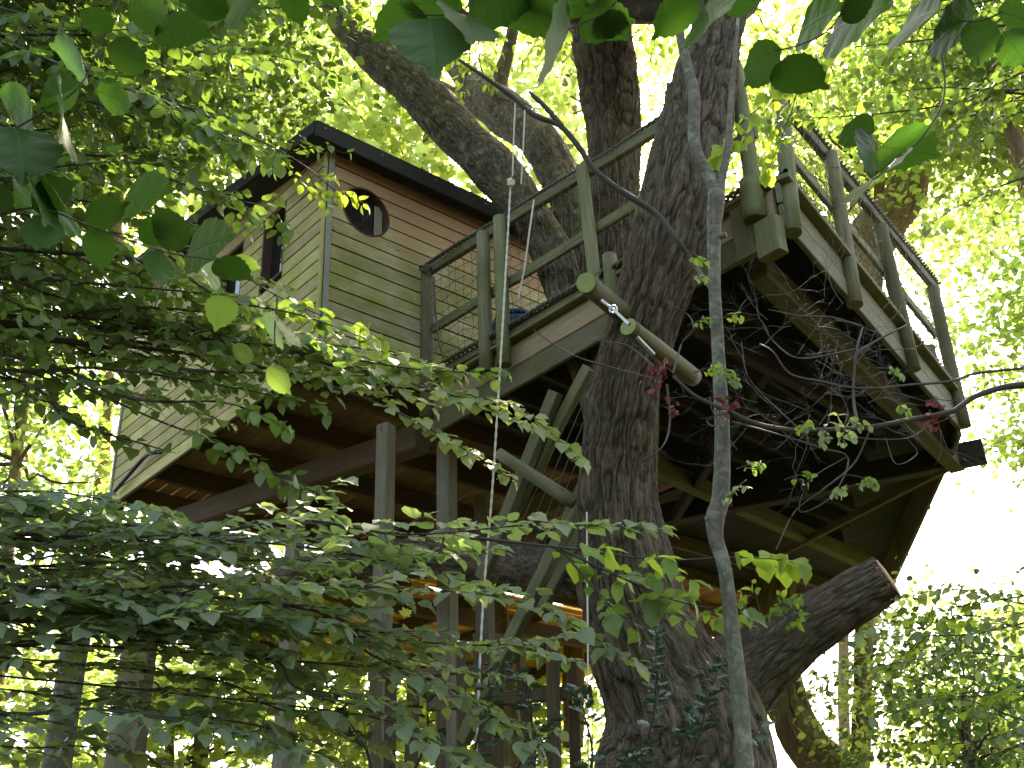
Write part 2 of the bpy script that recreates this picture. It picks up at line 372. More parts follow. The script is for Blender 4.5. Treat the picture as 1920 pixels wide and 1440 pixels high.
def tubes_joined(name, paths, mat, parent=None, nseg=4, kind=None, smooth=True):
    """many thin members joined into one part (twigs, net cords)"""
    VV = []; FF = []; b = 0
    for P, Rr in paths:
        P = np.asarray(P, float); Rr = np.asarray(Rr, float) * np.ones(len(P)); m = len(P)
        T = np.gradient(P, axis=0); T /= np.linalg.norm(T, axis=1)[:, None] + 1e-12
        ref = np.where(np.abs(T[:, 2:3]) > .8, np.array([[1., 0, 0]]), np.array([[0, 0, 1.]]))
        S = np.cross(T, ref); S /= np.linalg.norm(S, axis=1)[:, None] + 1e-12; U = np.cross(T, S)
        th = np.arange(nseg) * 2*PI/nseg
        V = P[:, None] + (S[:, None]*np.cos(th)[None, :, None] + U[:, None]*np.sin(th)[None, :, None]) * Rr[:, None, None]
        i = np.arange(m-1)[:, None]; j = np.arange(nseg)[None]; k = (j+1) % nseg
        FF.append(np.stack([i*nseg+j, i*nseg+k, (i+1)*nseg+k, (i+1)*nseg+j], -1).reshape(-1, 4) + b); VV.append(V.reshape(-1, 3)); b += m*nseg
    return build(name, np.vstack(VV), np.vstack(FF), mat, parent, smooth=smooth, kind=kind)

# leaf templates: x along the leaf, y across, z up.  (verts, tris, uv per vert)
def ovate(n, wid, serr=0.0, tip=.12, fold=.12, droop=.10, spine=0, base=.15):
    """two wings folded along the midrib, n outline points a side"""
    t = np.linspace(0, 1, n + 2)[1:-1]
    y = wid * np.sin(PI * np.clip(t, 0, 1) ** .85) ** .75 * (1 - .25*t)
    if tip: y = y * np.where(t > .85, .55, 1)
    x = t.copy()
    if serr: x = x + serr * np.where(np.arange(n) % 2 == 0, 1, -1) * .6; y = y * (1 + serr * 2.2 * np.where(np.arange(n) % 2 == 0, 1, -1))
    V = [(0, 0, 0)]; UV = [(0, 0)]; ns = max(0, spine)
    sp = []
    for q in range(ns):
        tt = (q+1)/(ns+1); sp.append(len(V)); V.append((tt, 0, -droop*tt*tt)); UV.append((tt, 0))
    tipi = len(V); V.append((1, 0, -droop)); UV.append((1, 0))
    T = []
    for sgn in (1, -1):
        ids = []
        for q in range(n): ids.append(len(V)); V.append((x[q], sgn*y[q], fold*y[q] - droop*x[q]**2 + (.02*math.sin(q*1.7) if serr else 0))); UV.append((x[q], sgn*y[q]))
        mids = [0] + sp + [tipi]; chain = ids
        # stitch outline chain to the midrib chain
        a = 0; b = 0
        while a < len(mids) - 1 or b < len(chain) - 1:
            mx = V[mids[a+1]][0] if a < len(mids) - 1 else 9; cx = V[chain[b+1]][0] if b < len(chain) - 1 else 9
            if a < len(mids) - 1 and (mx <= cx or b == len(chain) - 1): tri = (mids[a], mids[a+1], chain[b]); a += 1
            else: tri = (mids[a], chain[b+1], chain[b]); b += 1
            T.append(tri if sgn < 0 else tri[::-1])
    return np.array(V), np.array(T), np.array(UV)
def star(pts, fold=.06):
    V = [(.42, 0, -.03)] + [(x, y, fold*abs(y) - .08*x*x) for x, y in pts]; n = len(pts)
    return np.array(V), np.array([(0, 1+i, 1+(i+1) % n) for i in range(n)]), np.array([(v[0], v[1]) for v in V])
maple_h = [(0, 0), (.02, .16), (-.08, .42), (.22, .34), (.42, .60), (.50, .28), (.68, .34), (.66, .14), (1.0, 0)]
oak_h = [(0, 0), (.14, .08), (.2, .2), (.32, .12), (.42, .28), (.54, .16), (.68, .30), (.78, .15), (.92, .14), (1.0, 0)]
holly_h = [(0, 0), (.12, .12), (.16, .26), (.3, .15), (.4, .32), (.52, .17), (.64, .3), (.74, .12), (.86, .18), (1.0, 0)]
def sym(h): return h + [(x, -y) for x, y in h[-2:0:-1]]
TPL = {'far': ovate(2, .36, tip=0, fold=.15), 'mid': ovate(4, .40, spine=1, fold=.18, droop=.15), 'hazel': ovate(7, .43, serr=.022, spine=3, fold=.15, droop=.18),
       'near': ovate(15, .44, serr=.014, spine=6, fold=.14, droop=.22), 'beech': ovate(4, .33, spine=1, fold=.14, droop=.12),
       'maple': star(sym(maple_h)), 'oak': star(sym(oak_h)), 'holly': star(sym(holly_h), .35), 'fern': ovate(2, .16, tip=0)}

def leaf_arrays(tp, pos, dr, nr, size):
    V0, T0, UV0 = TPL[tp]; pos = np.asarray(pos); dr = np.asarray(dr, float); nr = np.asarray(nr, float); size = np.asarray(size)
    dr = dr / (np.linalg.norm(dr, axis=1)[:, None] + 1e-9); sd_ = np.cross(nr, dr); sd_ /= np.linalg.norm(sd_, axis=1)[:, None] + 1e-9; nr = np.cross(dr, sd_)
    return V0, T0, UV0, pos, dr, sd_, nr, size
def leaf_cloud(name, tp, pos, dr, nr, size, mat, parent=None, kind='stuff'):
    V0, T0, UV0, pos, dr, sd_, nr, size = leaf_arrays(tp, pos, dr, nr, size); n = len(pos)
    wv = 1 + rng.uniform(-.18, .18, n)
    V = pos[:, None] + size[:, None, None] * (V0[None, :, 0:1]*dr[:, None] + V0[None, :, 1:2]*wv[:, None, None]*sd_[:, None] + V0[None, :, 2:3]*rng.uniform(.3, 1.8, n)[:, None, None]*nr[:, None])
    Fc = (T0[None] + (np.arange(n) * len(V0))[:, None, None]).reshape(-1, 3)
    uv = np.broadcast_to(UV0[T0][None], (n, len(T0), 3, 2)).reshape(-1, 2)
    return build(name, V.reshape(-1, 3), Fc, mat, parent, uv, kind=kind)
LEAFMESH = {}
def leaf_objects(tp, pos, dr, nr, size, mat, parent):
    """single leaves: objects sharing one of three leaf meshes"""
    _, _, _, pos, dr, sd_, nr, size = leaf_arrays(tp, pos, dr, nr, size); w = wloc(parent)
    for i in range(len(pos)):
        key = (tp, mat.name, i % 3)
        if key not in LEAFMESH:
            V0, T0, UV0 = TPL[tp]; k = (.92, 1.0, 1.1)[i % 3]; V = V0 * np.array([1, k, (.7, 1.2, 1.7)[i % 3]])
            V = V + np.array([0, 1, 0]) * (V0[:, 0:1]**2) * (-.06, .05, .0)[i % 3]
            me = bpy.data.meshes.new('leaf'); me.from_pydata([tuple(v) for v in V], [], [tuple(int(q) for q in t) for t in T0]); me.materials.append(mat)
            l = me.uv_layers.new(name='UVMap'); l.data.foreach_set('uv', UV0[T0].astype(np.float32).ravel())
            if len(V0) > 8: me.polygons.foreach_set('use_smooth', [True]*len(me.polygons))
            LEAFMESH[key] = me
        o = bpy.data.objects.new('leaf', LEAFMESH[key]); COL.objects.link(o); o.parent = parent
        p = pos[i] - w; s = size[i]; a, b, c = dr[i]*s, sd_[i]*s, nr[i]*s
        o.matrix_local = Matrix(((a[0], b[0], c[0], p[0]), (a[1], b[1], c[1], p[1]), (a[2], b[2], c[2], p[2]), (0, 0, 0, 1)))

def spray(pts, radii, side=.35, leaf=.05, gap=None, droop=.25, normal=(0, 0, 1), skip=0.0, tilt=.35, sgap=None, taper=.5, lg=.46):
    """a leafy branch: main path, side twigs in a plane near `normal`, alternate leaves.
       returns (twig paths, leaf pos, dir, normal, size)"""
    C, R_ = resample(pts, radii, .03); n = len(C); L = np.concatenate([[0], np.cumsum(np.linalg.norm(np.diff(C, axis=0), axis=1))])
    T = np.gradient(C, axis=0); T /= np.linalg.norm(T, axis=1)[:, None]; Np = unit(normal)
    tw = [(C, R_)]; P = []; D_ = []; Nn = []; S_ = []
    sgap = sgap or leaf * 1.25; d = skip * L[-1] + rng.uniform(0, sgap); sg = 1
    def leaves_on(path, tan0, first=.25, lf=leaf):
        Lp = np.concatenate([[0], np.cumsum(np.linalg.norm(np.diff(path, axis=0), axis=1))]); q = Lp[-1]*first; s2 = 1
        while q < Lp[-1]:
            k = min(len(path) - 2, max(0, int(np.searchsorted(Lp, q)) - 1)); tt = unit(path[k+1] - path[k]); base = path[k] + tt * (q - Lp[k])
            sdv = unit(np.cross(Np, tt)) * s2; dd = unit(tt*.55 + sdv*.8 + rng.normal(0, .16, 3) + np.array([0, 0, -droop*.55]))
            P.append(base + dd*lf*.12); D_.append(dd); Nn.append(unit(Np + rng.normal(0, tilt, 3))); S_.append(lf * rng.uniform(.45, 1.25) * (1.0 if q < Lp[-1]*.9 else .8))
            s2 *= -1; q += lf * lg * rng.uniform(.75, 1.3)
        P.append(path[-1]); D_.append(unit(path[-1] - path[-2] + np.array([0, 0, -droop*.4]))); Nn.append(unit(Np + rng.normal(0, tilt, 3))); S_.append(lf * rng.uniform(.7, 1.1))
    while d < L[-1]:
        k = min(n - 2, int(np.searchsorted(L, d))); t = d / L[-1]; prof = math.sin(PI * min(1, max(0.08, (t*(1-taper) + taper*.6)))) if t < .6 else max(.15, (1 - t)/.4)
        sl = side * prof * rng.uniform(.55, 1.2); sv = unit(np.cross(Np, T[k])) * sg; dv = unit(T[k]*rng.uniform(.5, .95) + sv + Np*rng.normal(0, .12))
        m = max(3, int(sl / .04)); path = [C[k]]; cur = dv.copy()
        for q in range(m):
            cur = unit(cur + np.array([0, 0, -droop*.10]) + T[k]*.05 + rng.normal(0, .05, 3)); path.append(path[-1] + cur * sl/m)
        path = np.array(path); tw.append((path, np.linspace(R_[k]*.45 + .0006, .0008, len(path)))); leaves_on(path, dv)
        sg *= -1; d += sgap * rng.uniform(.7, 1.35)
    leaves_on(C[max(0, min(n - 3, int(n*.8))):], T[-1])
    return tw, np.array(P), np.array(D_), np.array(Nn), np.array(S_)

def leafy_branch(parent, name, pts, r0, mat, tp, side, leaf, label=None, n_obj=0, twig=None, r1=.0012, **kw):
    tw, P, D_, Nn, S_ = spray(pts, np.linspace(r0, r1, len(pts)), side, leaf, **kw)
    b = tubes_joined(name, tw, twig or M['twig'], parent, nseg=5)
    if label: b['label'] = label
    if n_obj:
        # the leaves that show largest are objects of their own
        ok = np.argsort(-(S_ / (np.linalg.norm(P - CO, axis=1) + .1)))[:n_obj]; m = np.zeros(len(P), bool); m[ok] = True
        leaf_objects(tp, P[m], D_[m], Nn[m], S_[m], mat, b); P, D_, Nn, S_ = P[~m], D_[~m], Nn[~m], S_[~m]
    if len(P): leaf_cloud('leaves', tp, P, D_, Nn, S_, mat, b)
    return b


# ------------------------------------------------------------------ the ground
def ground():
    n = 60; xs = np.linspace(-1, 1, n); X_, Y_ = np.meshgrid(np.sign(xs)*np.abs(xs)**2.2*900, np.sign(xs)*np.abs(xs)**2.2*900)
    Z_ = .25*np.sin(X_*.21 + 1)*np.cos(Y_*.17) * np.exp(-(X_**2+Y_**2)/9e4); Z_ -= .1
    V = np.stack([X_, Y_, Z_], -1).reshape(-1, 3); i = np.arange(n-1)[:, None]; j = np.arange(n-1)[None]
    Fc = np.stack([i*n+j, i*n+j+1, (i+1)*n+j+1, (i+1)*n+j], -1).reshape(-1, 4)
    build('ground', V, Fc, M['soil'], smooth=True, kind='structure')
ground()

# ------------------------------------------------------------------ cabin
WX, WY = -6.56, 3.84            # outer planes of the two walls
XL, YR = -10.36, 8.0            # far ends
ZB = 5.70
PITCH = .1284; ZG = PX(609, 425, WX)[2]; ZG -= PITCH * math.floor((ZG - ZB) / PITCH)
if ZG - ZB > .03: ROWS = [(ZB, ZG - .010)]
else: ROWS = []
z = ZG
while z < 8.4: ROWS.append((z + .001, z + PITCH - .0135)); z += PITCH
def ztop(x): return 7.60 + .15 * (WX - x)
cabin = root('timber_cabin', ((WX + XL)/2, (WY + YR)/2, ZB), 'timber board cabin high in the oak with round window and overhanging felt roof', 'cabin')

def circle_pieces(ya, yb, z0, z1, yc, zc, r, ns=9):
    """a board from ya to yb with a round opening bitten out: outlines in (y, z)"""
    f = lambda zz: math.sqrt(max(0, r*r - (zz-zc)**2))
    if z1 <= zc - r or z0 >= zc + r or yb <= yc - r or ya >= yc + r: return [[(ya, z0), (yb, z0), (yb, z1), (ya, z1)]]
    zs = np.linspace(z0, z1, ns)
    if z0 >= zc - r and z1 <= zc + r:
        L = [(yc - f(q), q) for q in zs]; R_ = [(yc + f(q), q) for q in zs]
        return [[(ya, z0)] + L + [(ya, z1)], [(yb, z0), (yb, z1)] + R_[::-1]]
    if z0 < zc - r:   # bottom of the circle dips into this board: bite from above
        zs = np.linspace(z1, zc - r, ns); return [[(ya, z0), (yb, z0), (yb, z1)] + [(yc + f(q), q) for q in zs] + [(yc - f(q), q) for q in zs[::-1][1:]] + [(ya, z1)]]
    zs = np.linspace(z0, zc + r, ns); return [[(ya, z0)] + [(yc - f(q), q) for q in zs] + [(yc + f(q), q) for q in zs[::-1][1:]] + [(yb, z0), (yb, z1), (ya, z1)]]

wall_a = slab('front_wall', [(WX - .03, WY + .03, ZB), (WX - .03, YR, ZB), (WX - .03, YR, 7.58), (WX - .03, WY + .03, 7.58)], (-1, 0, 0), .01, M['dark'], cabin)
# opening in the backing: the wall sheet is built as a ring of pieces round the window
bpy.data.objects.remove(wall_a)
WC = (4.215, 7.165, .225)
def ring_outline():
    out = []
    for poly in circle_pieces(WY + .03, YR, ZB, 7.58, *WC, ns=3): out.append(poly)
    return out
def backing_pieces():
    yc, zc, r = WC; ps = []
    a = [(yc + r*math.cos(t), zc + r*math.sin(t)) for t in np.linspace(PI/2, 3*PI/2, 17)]
    b = [(yc + r*math.cos(t), zc + r*math.sin(t)) for t in np.linspace(-PI/2, PI/2, 17)]
    ps.append([(WY + .03, 7.58), (WY + .03, ZB), (yc, ZB)] + [a[-1]] + a[::-1][1:] + [(yc, 7.58)])
    ps.append([(YR, ZB), (YR, 7.58), (yc, 7.58)] + b[::-1] + [(yc, ZB)])
    return ps
wall_a = None
for poly in backing_pieces():
    o = slab('wall', [(WX - .024, y, zz) for y, zz in poly], (-1, 0, 0), .02, M['dark'], cabin)
    wall_a = wall_a or o
for (z0, z1) in ROWS:
    if z0 > 7.56: break
    z1 = min(z1, 7.60)
    cuts = [WY + .055] + ([rng.uniform(4.7, 6.6)] if rng.random() < .55 else []) + [YR]
    for a, b in zip(cuts[:-1], cuts[1:]):
        jit = rng.uniform(-.002, .002)
        for poly in circle_pieces(a + .001, b - .0015, z0, z1, *WC):
            slab('board', [(WX - .022 + jit, y, zz) for y, zz in poly], (1, 0, 0), .022, M['wall_a'], wall_a, gdir=(0, 1, 0))

wall_b = slab('wall', [(WX - .03, WY + .024, ZB), (XL, WY + .024, ZB), (XL, WY + .024, ztop(XL) - .02), (WX - .03, WY + .024, ztop(WX) - .02)], (0, 1, 0), .02, M['dark'], cabin)
WINS = [(-7.60, -7.215, 6.78, 7.49), (-8.42, -7.95, 6.78, 7.50)]
bpy.data.objects.remove(wall_b)
wall_b = None
xs = [WX - .03, -7.215, -7.60, -7.95, -8.42, XL]
for q in range(5):
    x1, x0 = xs[q], xs[q+1]
    if q in (1, 3):
        segs = [(ZB, 6.78), (7.495, None)]
    else: segs = [(ZB, None)]
    for a, b in segs:
        t0, t1 = (b, b) if b else (ztop(x0) - .02, ztop(x1) - .02)
        o = slab('wall', [(x1, WY + .024, a), (x0, WY + .024, a), (x0, WY + .024, t0), (x1, WY + .024, t1)], (0, 1, 0), .02, M['dark'], cabin); wall_b = wall_b or o
def bboard(x0, x1, z0, z1):
    """piece of cladding on the side wall, trimmed to the sloping eave"""
    # where the roof line crosses
    xz1 = WX - (z1 - 7.60)/.15; xz0 = WX - (z0 - 7.60)/.15
    if x0 >= xz0: return
    if x1 <= xz1: poly = [(x0, z0), (x1, z0), (x1, z1), (x0, z1)]
    else:
        xe = min(x1, xz0); poly = [(x0, z0), (xe, z0)]
        if xe < xz0 - 1e-4: poly.append((xe, ztop(xe)))
        if xz1 > x0: poly += [(xz1, z1), (x0, z1)]
        else: poly.append((x0, ztop(x0)))
    if len(poly) < 3: return
    jit = rng.uniform(-.002, .002)
    slab('board', [(x, WY + .022 + jit, zz) for x, zz in poly], (0, -1, 0), .022, M['wall_b'], wall_b, gdir=(1, 0, 0))
for (z0, z1) in ROWS:
    spans = [(XL + .06, WX - .055)]
    for (a, b, za, zb) in WINS:
        ns = []
        for s0, s1 in spans:
            if z1 > za + .02 and z0 < zb - .02: ns += [(s0, min(s1, a)), (max(s0, b), s1)]
            else: ns.append((s0, s1))
        spans = [q for q in ns if q[1] - q[0] > .02]
    for s0, s1 in spans:
        if s1 - s0 > 2.2 and rng.random() < .6:
            c = rng.uniform(s0 + .7, s1 - .7); bboard(s0, c - .001, z0, z1); bboard(c + .001, s1, z0, z1)
        else: bboard(s0, s1, z0, z1)
# trims: two strips at the near corner, one at the far left end
beam('corner_trim', (WX + .008, WY + .030, ZB - .02), (WX + .008, WY + .030, 7.60), .05, .022, M['trim'], cabin, up=(1, 0, 0))
beam('corner_trim', (WX - .026, WY - .008, ZB - .02), (WX - .026, WY - .008, 7.60), .05, .022, M['wall_b'], cabin, up=(0, 1, 0))
beam('corner_trim', (XL + .03, WY - .006, ZB - .03), (XL + .03, WY - .006, ztop(XL) - .02), .035, .022, M['trim'], cabin, up=(0, 1, 0))
beam('corner_post', (XL - .07, WY + .10, ZB - .25), (XL - .07, WY + .10, ztop(XL) - .05), .13, .13, M['under'], cabin, up=(0, 1, 0), ch=.01)
# round window
yc, zc, r = WC
win = root('round_window', (WX, yc, zc), None, None); win.parent = cabin; win.location = tuple(np.array([WX, yc, zc]) - wloc(cabin))
nn = 40; V = []; Fc = []
for q in range(nn):
    t = 2*PI*q/nn
    for (rr_, xx) in ((r + .004, WX + .003), (r - .012, WX + .003), (r - .012, WX - .11), (r + .004, WX - .11)): V.append((xx, yc + rr_*math.cos(t), zc + rr_*math.sin(t)))
for q in range(nn):
    k = (q + 1) % nn
    for e in range(4): Fc.append((q*4+e, k*4+e, k*4+(e+1) % 4, q*4+(e+1) % 4))
build('frame', V, Fc, M['frame'], win)
slab('pane', [(WX - .075, yc + (r-.006)*math.cos(t), zc + (r-.006)*math.sin(t)) for t in np.linspace(0, 2*PI, 32, endpoint=False)], (-1, 0, 0), .006, M['glass'], win)
beam('jamb', (WX - .062, yc + r*.70, zc - r*.64), (WX - .062, yc + r*.70, zc + r*.64), .075, .02, M['frame_pale'], win, up=(1, 0, 0))
for (a, b, za, zb) in WINS:
    w_ = root('side_window', ((a+b)/2, WY, za), None, None); w_.parent = cabin; w_.location = tuple(np.array([(a+b)/2, WY, za]) - wloc(cabin))
    for xx in (a + .012, b - .012): beam('frame', (xx, WY + .055, za), (xx, WY + .055, zb), .024, .11, M['frame'], w_, up=(0, 1, 0))
    for zz in (za + .012, zb - .012): beam('frame', (a + .025, WY + .055, zz), (b - .025, WY + .055, zz), .11, .024, M['frame'], w_)
    slab('pane', [(a + .02, WY + .085, za + .02), (b - .02, WY + .085, za + .02), (b - .02, WY + .085, zb - .02), (a + .02, WY + .085, zb - .02)], (0, 1, 0), .006, M['glass'], w_)
# roof
def zr(x): return 7.585 + .15 * (-6.42 - x)
xr0, xr1, yr0, yr1 = -6.42, -10.55, 3.63, 8.25
roof = slab('roof', [(xr0, yr0, zr(xr0)), (xr1, yr0, zr(xr1)), (xr1, yr1, zr(xr1)), (xr0, yr1, zr(xr0))], (.148, 0, .989), .13, M['roof'], cabin)
beam('fascia', (xr0 + .012, yr0 - .01, zr(xr0) + .045), (xr0 + .012, yr1, zr(xr0) + .045), .022, .15, M['roof'], roof)
beam('fascia', (xr0, yr0 - .012, zr(xr0) + .065), (xr1, yr0 - .012, zr(xr1) + .065), .022, .12, M['roof'], roof)
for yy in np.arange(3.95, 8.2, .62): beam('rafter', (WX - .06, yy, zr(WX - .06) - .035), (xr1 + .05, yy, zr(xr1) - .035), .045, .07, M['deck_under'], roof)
for yy in np.arange(3.70, 8.2, .55):
    tube('nail', [(xr0 + .022, yy, zr(xr0) + .075), (xr0 + .028, yy, zr(xr0) + .075)], [.007, .006], M['steel'], roof, nseg=6, step=.1)
# floor: boards over joists over a main beam
for k, yy in enumerate(np.arange(WY + .13, YR + .35, .147)):
    beam('floor_board', (XL + .05, yy, ZB + .165), (WX - .05, yy, ZB + .165), .138, .022, M['floor'], cabin, ch=.004, nseg=2)
for xx in (-9.95, -9.25, -8.45, -7.65, -6.85): pass
for yy in (3.95, 4.55, 5.2, 5.85, 6.5, 7.2, 7.9): pass
for xx in (-10.1, -9.38, -8.62, -7.82, -7.05):
    beam('joist', (xx, WY + .035, ZB + .06), (xx, YR, ZB + .06), .06, .185, M['under'], cabin, ch=.006)
beam('sill_beam', (XL, WY + .005, ZB - .012), (WX, WY + .005, ZB - .012), .03, .02, M['under'], cabin)
beam('main_beam', PZ(300, 992, 5.42), PZ(792, 822, 5.42), .17, .22, M['under'], cabin, ch=.015, warp=.01)
beam('main_beam', (XL + .1, 6.6, 5.45), (-6.0, 6.9, 5.45), .17, .22, M['under'], cabin, ch=.015)
def post(px, ytop, h, w=.11, zt=5.32, mat='post', zb=-.3, lean=0):
    a = PH(px, ytop, h); a[2] = zt; b = a.copy(); b[2] = zb; b = b + RT*lean
    return beam('post', b, a, w, w, M[mat], cabin, up=(1, .3, 0), ch=.008)
post(722, 900, 7.9); post(838, 900, 8.3, .12); post(560, 900, 9.0, .12); post(300, 1000, 10.4, .14)
post(905, 900, 9.4, .12)

# black bent pipe on the side wall
hp = [PY(214, 922, WY - .05), PY(240, 892, WY - .06), PY(268, 860, WY - .06), PY(280, 851, WY - .06), PY(292, 848, WY - .05), PY(303, 847, WY - .01)]
o = tube('bent_pipe', hp, [.020]*6, M['black'], nseg=10, step=.03); tag(o, 'black bent pipe slanting across the pale lower boards of the cabin wall', 'pipe')

# ------------------------------------------------------------------ deck
DA, DB, DC, DD, DE = (-6.54, 4.83), (-3.10, 4.83), (-4.02, 8.24), (-4.38, 8.68), (-8.10, 13.01)
deck = root('viewing_deck', (-5.0, 6.8, 5.3), 'mossy timber deck built round the oak stems beside the cabin', 'deck')
def xright(y):
    P = [DB, DC, DD, DE]
    for a, b in zip(P[:-1], P[1:]):
        if a[1] <= y <= b[1]: return a[0] + (b[0]-a[0])*(y-a[1])/(b[1]-a[1])
    return None
S2C = (-4.75, 5.14, .30)
y = 4.92
while y < 12.8:
    xr = min(xright(y + .07), xright(y - .07)); xl = -6.52 if y < 7.93 else -10.2
    segs = [(xl, xr - .04)]
    for cx, cy, cr in (S2C,):
        if abs(y - cy) < cr: segs = [(xl, cx - cr), (cx + cr, xr - .04)]
    for a, b in segs:
        if b - a > .1:
            if y > 9.0 and a < -8.6: beam('deck_board', (a, y, 5.675), (-8.6, y, 5.675), .138, .03, M['orange_d'], deck, ch=.004, nseg=2); a = -8.595  # board split: left part painted with glow, the rest shade-dark
            q_ = .02 if y < 8.6 else -.01; e0, e1 = (xright(max(4.83, y - .069)) - q_, xright(y + .069) - q_) if abs(b - (xr - .04)) < 1e-6 else (b, b)
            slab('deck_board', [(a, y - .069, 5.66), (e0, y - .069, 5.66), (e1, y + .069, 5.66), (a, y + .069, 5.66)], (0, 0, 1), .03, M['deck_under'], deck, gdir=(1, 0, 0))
    y += .145
for xx in (-9.8, -9.1, -8.3, -7.6): beam('joist', (xx, 8.1, 5.58), (xx, 12.3, 5.58), .05, .15, M['under'], deck)
for t in np.linspace(0, 1, 8):
    a = np.array([-6.35 + t*2.9, 4.93, 5.58]); yb = 10.2 - t*2.6 if t < .8 else 7.9
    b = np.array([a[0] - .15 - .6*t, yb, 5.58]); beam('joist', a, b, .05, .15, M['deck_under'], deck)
beam('fascia_board', (-6.48, 4.83, 5.565), (-3.14, 4.83, 5.565), .028, .18, M['tan'], deck)
beam('fascia_board', (-6.48, 4.832, 5.385), (-3.14, 4.832, 5.385), .034, .168, M['deck_wood'], deck)
beam('edge_board', (-6.48, 4.80, 5.672), (-3.14, 4.80, 5.672), .10, .03, M['deck_wood'], deck)
def along(a, b, name, off, z, w, h, mat, ext=0.0):
    a = np.array([*a, z], float); b = np.array([*b, z], float); d = unit(b - a); n = np.array([d[1], -d[0], 0])
    return beam(name, a + n*off - d*ext, b + n*off + d*ext, w, h, M[mat], deck)
along(DB, DC, 'fascia_board', .00, 5.60, .03, .14, 'deck_wood', .02)
along(DB, DC, 'fascia_board', .004, 5.44, .036, .15, 'rail_wood', .02)
along(DB, DC, 'edge_board', .03, 5.70, .10, .03, 'deck_wood', .02)
along(DC, DD, 'fascia_board', .0, 5.49, .035, .36, 'deck_wood')
along(DD, DE, 'fascia_board', .0, 5.49, .035, .34, 'under')
beam('beam', PZ(1418, 500, 5.38), PZ(1792, 868, 5.38), .13, .17, M['deck_wood'], deck, ch=.01)
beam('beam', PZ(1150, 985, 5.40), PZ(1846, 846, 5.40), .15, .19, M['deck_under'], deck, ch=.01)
beam('beam', PZ(1150, 840, 5.40), PZ(1640, 1062, 5.40), .10, .16, M['deck_wood'], deck)
beam('beam', PZ(1440, 1050, 5.33), PZ(1785, 872, 5.33), .05, .07, M['deck_wood'], deck)
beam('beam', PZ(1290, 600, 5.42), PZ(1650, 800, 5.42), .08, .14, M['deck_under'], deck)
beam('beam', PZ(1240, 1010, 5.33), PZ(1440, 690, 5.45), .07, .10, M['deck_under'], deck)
# corner boards
cy = 4.80
for (x0, x1, zt_, zb_, th, yy) in ((1369, 1413, 388, 492, .05, 4.775), (1418, 1462, 415, 486, .09, 4.755)):
    a = PY((x0+x1)/2, zt_, yy); b = PY((x0+x1)/2, zb_, yy); b[0] = a[0]
    w = abs(PY(x1, zt_, yy)[0] - PY(x0, zt_, yy)[0]); beam('corner_board', b, a, w, th, M['deck_wood'], deck, up=(0, 1, 0), ch=.008)
# diagonal braces and stair stringers under the deck
for (a, b, w, t_) in (((1042, 735, 6.35), (903, 1085, 6.9), .055, .10), ((1104, 690, 6.2), (958, 965, 6.8), .05, .09), ((1100, 905, 6.3), (868, 1390, 7.0), .065, .085), ((1100, 985, 6.8), (1010, 1150, 7.0), .07, .08)):
    beam('brace', PH(*a), PH(*b), w, t_, M['deck_wood'], deck, ch=.006)
o = tube('brace', [PH(935, 850, 6.5), PH(1080, 945, 6.35)], [.036, .042], M['rail_wood'], deck, nseg=14)
for q in range(4):
    tubes_joined('cable', [([PH(1075 + q*14, 760 + q*5, 6.3), PH(925 + q*17, 1100 + q*12, 6.9)], .004)], M['wire'], deck)
for q in range(7):
    t = q/7; a = PH(1042 - 139*t, 735 + 350*t, 6.35 + .55*t); b = PH(1100 - 140*t, 705 + 330*t, 6.25 + .55*t)

# ------------------------------------------------------------------ railings
def half_post(parent, p0, p1, rad=.052, mat='rail_wood'):
    return tube('post', [p0, (np.asarray(p0)+np.asarray(p1))/2, p1], [rad, rad*.97, rad*.95], M[mat], parent, nseg=16, step=.3, lump=.03, seed=int(rng.integers(1e6)))
def twisted(parent, name, p0, p1, rad=.011, wrap=.012, pitch=.11, mat='rope_d', up=(0, 0, 1)):
    """thick two-strand rope lying along a rail"""
    p0 = np.asarray(p0); p1 = np.asarray(p1); a, s, u = frame_for(p0, p1, np.asarray(up, float)); L = np.linalg.norm(p1-p0)
    n = int(L/.010); t = np.linspace(0, L, n); sag = .008*np.sin(t*2.3) + .006*np.sin(t*5.1)
    st = []
    for k in (0, PI):
        ph = 2*PI*t/pitch + k
        st.append((p0 + a*t[:, None] + s*(wrap*np.cos(ph))[:, None] + u*(wrap*np.sin(ph) + sag)[:, None], rad))
    tubes_joined(name, st, M[mat], parent, nseg=6)
def netting(parent, c00, c10, c01, c11, nx, ny, rad=.0022, sag=.02, diamond=False):
    paths = []
    def P(a, b):
        p = (np.asarray(c00)*(1-a) + np.asarray(c10)*a)*(1-b) + (np.asarray(c01)*(1-a) + np.asarray(c11)*a)*b
        return p
    r_ = np.random.default_rng(int(nx*31+ny))
    J = r_.normal(0, sag*.4, (nx+1, ny+1, 3))
    G = np.array([[P(i/nx, j/ny) + J[i, j] for j in range(ny+1)] for i in range(nx+1)])
    for i in range(nx+1): paths.append((G[i], rad))
    for j in range(ny+1): paths.append((G[:, j], rad))
    tubes_joined('netting', paths, M['wire'], parent, nseg=3, kind='stuff')

